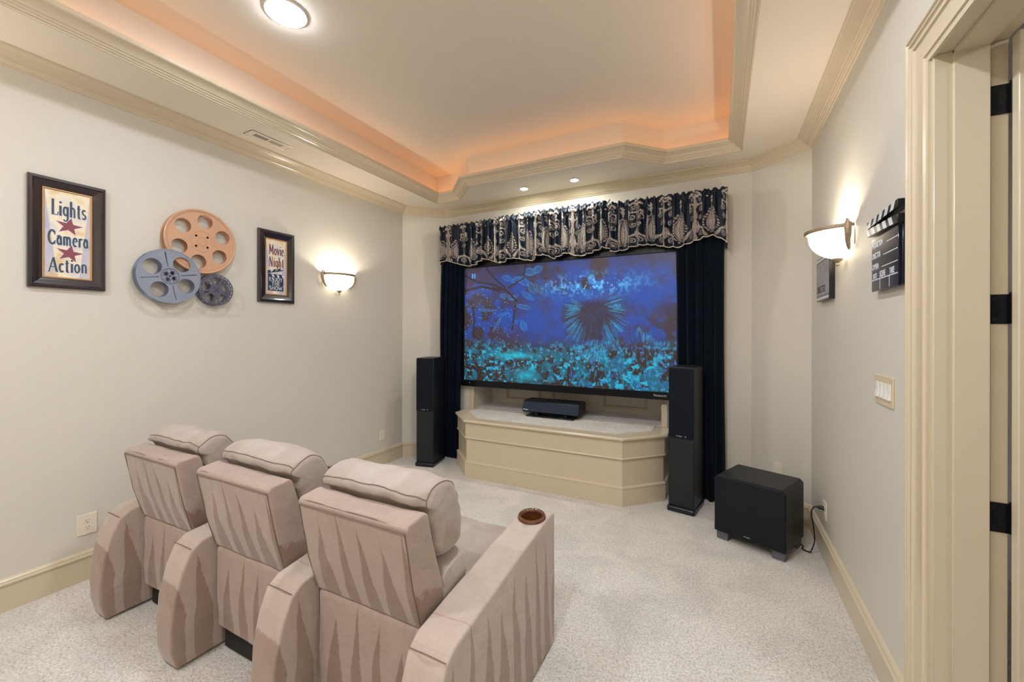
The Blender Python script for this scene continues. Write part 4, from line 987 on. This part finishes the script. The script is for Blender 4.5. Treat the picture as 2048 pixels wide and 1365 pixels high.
def reel_grey():
    t = thing('film_reel', 'grey steel film reel with four large holes overlapping the copper reel', 'film reel', mtx=wallframe('left', 1.438, 1.882, .012), group='decorative film reels')
    R = .181; A_ = (150, 52, -32, -122)
    holes = [circ(.112 * math.cos(math.radians(a)), .112 * math.sin(math.radians(a)), .052, 40) for a in A_]
    sl = []
    for a in (100, 10, -77, -170):
        ca_, sa = math.cos(math.radians(a)), math.sin(math.radians(a)); q = [(.065, -.003), (.165, -.004), (.165, .004), (.065, .003)]
        sl.append([(x * ca_ - y * sa, x * sa + y * ca_) for x, y in q])
    sm_ = [circ(.026 * math.cos(math.radians(a)), .026 * math.sin(math.radians(a)), .009, 16) for a in (150, 60, -30, -120)]
    plate('rear_flange', [circ(0, 0, R, 96)] + holes, .003, 'steel', t, z=.004)
    plate('front_flange', [circ(0, 0, R, 96)] + holes + sl + sm_ + [circ(0, 0, .006, 12)], .003, 'steel', t, bevel=.0008, z=.060)
    MB().lathe([(R - .004, .059), (R + .003, .059), (R + .003, .065), (R - .004, .065)], 96, closed_prof=True).lathe([(R - .003, .003), (R + .002, .003), (R + .002, .008), (R - .003, .008)], 96, closed_prof=True).build('rolled_rim', 'steel', t, smooth=True)
    MB().lathe([(.046, .006), (.046, .060)], 40).build('core', 'steel_d', t, smooth=True)
    b = MB()
    for a in (150, 60, -30, -120): b.lathe([(.010, .063), (.013, .067), (.016, .063)], 20, c=(.026 * math.cos(math.radians(a)), .026 * math.sin(math.radians(a)), 0))
    b.lathe([(.050, .063), (.052, .066), (.054, .063)], 48)
    for k in range(12): b.cyl((.042 * math.cos(k * PI / 6), .042 * math.sin(k * PI / 6), .063), .0035, .002, 10)
    b.build('hub_detail', 'steel_d', t, smooth=True)
def reel_small():
    t = thing('film_reel', 'small dark open-spoked film reel below the copper reel', 'film reel', mtx=wallframe('left', 1.731, 1.816, .010), group='decorative film reels')
    R = .117
    def fl(z, nm):
        holes = []
        for k in range(24):     # rim slots
            a0, a1 = 2 * PI * k / 24 + .04, 2 * PI * (k + 1) / 24 - .04
            holes.append([(.110 * math.cos(a0), .110 * math.sin(a0)), (.110 * math.cos(a1), .110 * math.sin(a1)), (.104 * math.cos(a1), .104 * math.sin(a1)), (.104 * math.cos(a0), .104 * math.sin(a0))])
        for k in range(5):
            a = math.radians(90 + 72 * k); w0, w1 = .42, .46
            holes.append([(r * math.cos(a + s_), r * math.sin(a + s_)) for r, s_ in [(.046, -.30), (.090, -w0), (.094, -.2), (.095, 0), (.094, .2), (.090, w0), (.046, .30)]])
            a = a + math.radians(36); holes.append([(r * math.cos(a + s_), r * math.sin(a + s_)) for r, s_ in [(.050, -.05), (.092, -.09), (.092, .09), (.050, .05)]])
        sm_ = [circ(.020 * math.cos(a), .020 * math.sin(a), .004, 10) for a in (.8, 2.4, 4.0, 5.5)] + [circ(0, 0, .004, 10)] if z > .03 else []
        plate(nm, [circ(0, 0, R, 72)] + holes + sm_, .003, 'steel_d', t, z=z)
    fl(.004, 'rear_flange'); fl(.056, 'front_flange')
    MB().lathe([(.036, .006), (.036, .056)], 32).build('core', 'steel_d', t, smooth=True)
reel_copper(); reel_grey(); reel_small()

# ------------------------------------------------------------------ RIGHT WALL: clapperboard and plaque
t = thing('clapperboard', 'black and white film clapperboard hanging on the right wall beside the door casing', 'clapperboard', mtx=wallframe('right', 2.20, 1.84))
# local x right (= towards camera), y up ; board x -0.165..+.175
MB().box((-.155, -.152, 0), (.154, .078, .018)).build('board_back', 'boardblack', t, bevel=.002, seg=1)
MB().box((-.165, -.155, .018), (.138, .076, .026)).build('board_face', 'boardnavy', t, bevel=.001, seg=1)
zf = .0263
ln = MB()
for y_, xa in ((.035, .02), (-.012, -.020), (-.060, -.040)): ln.box((xa, y_, zf - .0006), (.134, y_ + .0035, zf + .0004))
ln.box((-.160, -.108, zf - .0006), (.136, -.1035, zf + .0004)); ln.box((-.062, -.150, zf - .0006), (-.058, -.104, zf + .0004)); ln.box((.046, -.150, zf - .0006), (.050, -.104, zf + .0004))
ln.build('rule_lines', 'boardwhite', t)
def btxt(s_, x, y, sz, xs=.62): text('lettering', s_, sz, 'boardwhite', t, (x, y, zf), xs=xs, off=.0008)
btxt('PRODUCTION', -.158, .035, .032); btxt('DIRECTOR', -.158, -.012, .034); btxt('CAMERA', -.158, -.060, .034); btxt('DATE', -.148, -.100, .032); btxt('SCENE', -.062, -.100, .036); btxt('TAKE', .050, -.100, .034); pass
# lower stick (fixed) and upper stick (raised, hinged at the left)
def stick(nm, ang, px_, py_, L_, hgt, zz0, zz1, flip):
    Mx = Matrix.Translation((px_, py_, 0)) @ Matrix.Rotation(ang, 4, 'Z')
    s_ = MB().box((0, 0, zz0), (L_, hgt, zz1), Mx).build(nm, 'boardblack', t, bevel=.0015, seg=1)
    q = MB()
    for k in range(5):
        x_ = .012 + k * .068; sh = .022 * flip
        xs_ = [(x_, .001), (x_ + .036, .001), (x_ + .036 + sh, hgt - .001), (x_ + sh, hgt - .001)]
        q.prism([(min(max(a_, .001), L_ - .001), b_) for a_, b_ in xs_], zz1, zz1 + .0008, 'Z', Mx)
    q.build('white_stripe', 'boardwhite', s_)
stick('lower_stick', -.045, -.204, .098, .362, .034, .004, .034, -1)
stick('upper_stick', .022, -.204, .133, .362, .031, .004, .034, 1)
MB().cyl((-.188, .132, .034), .006, .003, 12).build('hinge_rivet', 'logo', t)
t = thing('wall_plaque', 'small grey film-strip plaque with black edges below the right sconce', 'wall plaque', mtx=wallframe('right', 3.325, 1.862))
MB().box((-.190, -.145, 0), (.175, .145, .030)).build('block', 'boardblack', t, bevel=.002, seg=1)
M['pewter'] = mat('pewter_print', (150, 150, 156), .55, var=.5, vscale=26, bump=.3, bscale=60)
MB().box((-.186, -.110, .030), (.171, .110, .0312)).build('print', 'pewter', t)
for s_ in (-1, 1):
    q = MB()
    for k in range(11): q.box((-.180 + k * .032, s_ * .128 - .008, .030), (-.160 + k * .032, s_ * .128 + .008, .0312))
    q.build('sprocket_marks', 'boardwhite', t)
text('lettering', 'DIRECTED', .062, 'slot', t, (-.165, -.090, .0313), xs=.85, off=.001)

# ------------------------------------------------------------------ RECLINERS
def loft(prof, x0, x1, nx=28, pw=.32, wr=.010, seed=0, endround=.5):
    """closed profile (y,z) swept along x with rounded ends and wrinkle noise"""
    cy = sum(p[0] for p in prof) / len(prof); cz = sum(p[1] for p in prof) / len(prof)
    P = []
    for i in range(len(prof)):      # Catmull-Rom resample, smooth
        a, b_, c, d = (Vector(prof[(i + k) % len(prof)]) for k in (-1, 0, 1, 2))
        for j in range(6):
            u = j / 6; P.append(.5 * ((2 * b_) + (c - a) * u + (2 * a - 5 * b_ + 4 * c - d) * u * u + (3 * b_ - a - 3 * c + d) * u ** 3))
    v = []; f = []; k = len(P); L_ = (x1 - x0) / 2; xm = (x0 + x1) / 2
    for i in range(nx + 1):
        s_ = -math.cos(PI * i / nx); tt = abs(s_)
        sc_ = (1 - tt ** 6) ** pw if tt < 1 else 0
        sc_ = max(sc_, .02); sc_ = endround + (1 - endround) * sc_ if tt < .999 else .02
        x = xm + L_ * (s_ if tt < .999 else s_)
        for p in P:
            y, z = cy + (p.x - cy) * sc_, cz + (p.y - cz) * sc_
            nv = noise.noise_vector(Vector((x * 30 + seed, y * 14, z * 34))) * wr * .9 * tt ** 5 + noise.noise_vector(Vector((x * 7 + seed, y * 9, z * 9))) * wr + noise.noise_vector(Vector((x * 22 + seed, y * 10, z * 26))) * wr * .45
            v.append((x + nv.x * (1 - tt ** 8), y + nv.y, z + nv.z))
    for i in range(nx):
        for j in range(k): f.append((i * k + j, i * k + (j + 1) % k, (i + 1) * k + (j + 1) % k, (i + 1) * k + j))
    f += [tuple(range(k)), tuple(range(nx * k, (nx + 1) * k))[::-1]]
    return v, f, P
def densbox(poly, x0, x1, seed, m, name, parent, wr=.004, bev=.022, nx=8, taper=None):
    """upholstered slab: (y,z) polygon extruded in x, bevelled and gently wrinkled"""
    bm = bmesh.new(); n_ = len(poly); rows = []
    for i in range(nx + 1):
        x = x0 + (x1 - x0) * i / nx; rows.append([bm.verts.new((x, p[0], p[1])) for p in poly])
    for i in range(nx):
        for j in range(n_): bm.faces.new((rows[i][j], rows[i][(j + 1) % n_], rows[i + 1][(j + 1) % n_], rows[i + 1][j]))
    bm.faces.new(rows[0][::-1]); bm.faces.new(rows[-1])
    bmesh.ops.recalc_face_normals(bm, faces=bm.faces)
    ed = [e for e in bm.edges if len(e.link_faces) == 2 and e.calc_face_angle(0) > .55]
    bmesh.ops.bevel(bm, geom=ed, offset=bev, segments=4, profile=.6, affect='EDGES', clamp_overlap=True)
    bmesh.ops.triangulate(bm, faces=[f_ for f_ in bm.faces if len(f_.verts) > 4])
    bmesh.ops.subdivide_edges(bm, edges=[e for e in bm.edges if e.calc_length() > .07], cuts=1, use_grid_fill=True)
    bmesh.ops.subdivide_edges(bm, edges=[e for e in bm.edges if e.calc_length() > .07], cuts=1, use_grid_fill=True)
    bm.normal_update()
    for v_ in bm.verts:
        c = v_.co; q_ = noise.noise(Vector((c.x * 6 + seed, c.y * 6, c.z * 6))) * wr + noise.noise(Vector((c.x * 18 + seed, c.y * 12, c.z * 14))) * wr * .4
        v_.co = c + v_.normal * q_
        if taper: v_.co.x = taper(v_.co)
    me = bpy.data.meshes.new(name); bm.to_mesh(me); bm.free(); me.polygons.foreach_set('use_smooth', [True] * len(me.polygons)); me.materials.append(M[m])
    o = bpy.data.objects.new(name, me); COL.objects.link(o); o.parent = parent; return o
# everything in local coordinates: x from the centre of the left armrest, y world, z up
AW = .150
ARMP = [(.94, .012), (.918, .10), (.915, .20), (.925, .32), (.950, .43), (.985, .515), (1.03, .548), (1.20, .572), (1.50, .605), (1.80, .636), (1.862, .630), (1.868, .57), (1.868, .03), (1.85, .012)]
def make_arm(parent, xc, seed):
    def tp(c):
        # narrower low at the back, full width at the top front
        k = .80 + .20 * min(1, max(0, (c.z - .0) / .5)); k = min(1.0, k + .2 * min(1, max(0, (c.y - 1.0) / .5)))
        return xc + (c.x - xc) * k
    a = densbox(ARMP, xc - AW / 2, xc + AW / 2, seed, 'suede_arm', 'armrest', parent, .004, .024, 4, tp)
    cy, cz = 1.762, .632
    T = Matrix.Translation((xc, cy, cz)) @ Matrix.Rotation(.10, 4, 'X')
    ct = MB().cyl((0, 0, -.075), .050, .12, 40, mtx=T).build('cutter', 'dark')
    bo = a.modifiers.new('bore', 'BOOLEAN'); bo.object = ct; bo.operation = 'DIFFERENCE'; bo.solver = 'EXACT'
    dg = bpy.context.evaluated_depsgraph_get(); nm = bpy.data.meshes.new_from_object(a.evaluated_get(dg)); a.modifiers.clear(); a.data = nm; nm.name = 'armrest'
    nm.materials.clear(); nm.materials.append(M['suede_arm'])
    bpy.data.objects.remove(ct)
    MB().lathe([(.046, -.004), (.048, .008), (.054, .014), (.062, .012), (.067, .004), (.066, -.006), (.050, -.012)], 40, closed_prof=True, mtx=T).build('cup_holder_rim', 'cup', a, smooth=True)
    MB().lathe([(.049, .006), (.0475, -.01), (.045, -.070), (.0001, -.0705)], 40, mtx=T).build('cup_holder_well', 'cup_in', a, smooth=True)
    # seam across the bend
    MB().tube([(xc - AW / 2 * .93, .989, .523), (xc, .984, .530), (xc + AW / 2 * .93, .989, .523)], .0016, 6).build('seam', 'seam', a)
    return a
def make_recliner(label, seed, right_arm=False):
    t = thing('recliner', label, 'recliner', (0, 0, 0), group='row of three suede theatre recliners')
    pitch = .70; xa, xb = AW / 2 - .002, pitch - AW / 2 - .002
    make_arm(t, 0, seed)
    if right_arm: make_arm(t, pitch, seed + 4)
    c0, c1 = xa + .012, xb - .012
    # back shell
    bu = densbox([(1.085, .505), (1.040, .66), (1.000, .872), (1.012, .888), (1.092, .897), (1.105, .885), (1.205, .55), (1.20, .49)], c0, c1, seed + 1, 'suede_up', 'backrest', t, .005, .016, 10)
    MB().tube([(c0 + .010, 1.000, .862), ((c0 + c1) / 2, .997, .866), (c1 - .010, 1.000, .862)], .0018, 6).tube([(c1 - .010, 1.000, .862), (c1 - .008, 1.038, .66), (c1 - .008, 1.078, .515)], .0018, 6).tube([(c0 + .010, 1.000, .862), (c0 + .008, 1.038, .66), (c0 + .008, 1.078, .515)], .0018, 6).build('seam', 'seam', bu)
    densbox([(1.085, .13), (1.080, .30), (1.082, .500), (1.12, .515), (1.19, .51), (1.19, .10), (1.12, .095)], c0 + .006, c1 - .006, seed + 2, 'suede_low', 'lower_back_panel', t, .006, .02, 8)
    # cushions
    v, f, P = loft([(1.118, .890), (1.086, .918), (1.090, .950), (1.130, .976), (1.190, .986), (1.245, .968), (1.290, .905), (1.322, .815), (1.335, .740), (1.318, .690), (1.26, .672), (1.18, .69), (1.14, .78)], c0 - .002, c1 + .004, 30, .3, .010, seed * 3.3, .52)
    hc = MB().add(v, f).build('head_cushion', 'suede', t, smooth=True)
    k_ = len(P); j_ = 2 * 6; nx_ = 30
    line = [v[i * k_ + j_] for i in range(2, nx_ - 2)]
    ringR = [v[(nx_ - 3) * k_ + (j_ - 8 + q) % k_] for q in range(0, 52)]
    ringL = [v[3 * k_ + (j_ - 8 + q) % k_] for q in range(0, 52)]
    MB().tube(line, .0022, 6).tube(ringR, .002, 6).tube(ringL, .002, 6).build('seam', 'seam', hc)
    v, f, P = loft([(1.20, .655), (1.28, .672), (1.335, .662), (1.362, .620), (1.358, .560), (1.32, .500), (1.25, .470), (1.19, .49), (1.175, .58)], c0, c1 + .002, 26, .3, .010, seed * 5.1, .6)
    MB().add(v, f).build('lumbar_cushion', 'suede', t, smooth=True)
    v, f, P = loft([(1.22, .33), (1.20, .42), (1.26, .470), (1.42, .482), (1.62, .480), (1.82, .486), (1.92, .470), (1.955, .41), (1.93, .34), (1.7, .31), (1.4, .31)], c0 - .004, c1 + .002, 26, .22, .008, seed * 2.7, .8)
    MB().add(v, f).build('seat_cushion', 'suede', t, smooth=True)
    densbox([(1.885, .09), (1.885, .33), (1.93, .335), (1.945, .30), (1.935, .08)], c0 + .004, c1 - .004, seed + 9, 'suede', 'footrest_panel', t, .003, .012, 6)
    MB().box((c0 + .01, 1.12, .012), (c1 - .01, 1.86, .30)).build('base_box', 'chairdark', t)
    return t
X0 = -2.888
r1 = make_recliner('left recliner of the row, next to the left wall', 1.3); r1.location.x = X0
r2 = make_recliner('middle recliner of the three brushed suede recliners', 7.7); r2.location.x = X0 + .70
r3 = make_recliner('right recliner of the row with an armrest on both sides', 13.1, True); r3.location.x = X0 + 1.40
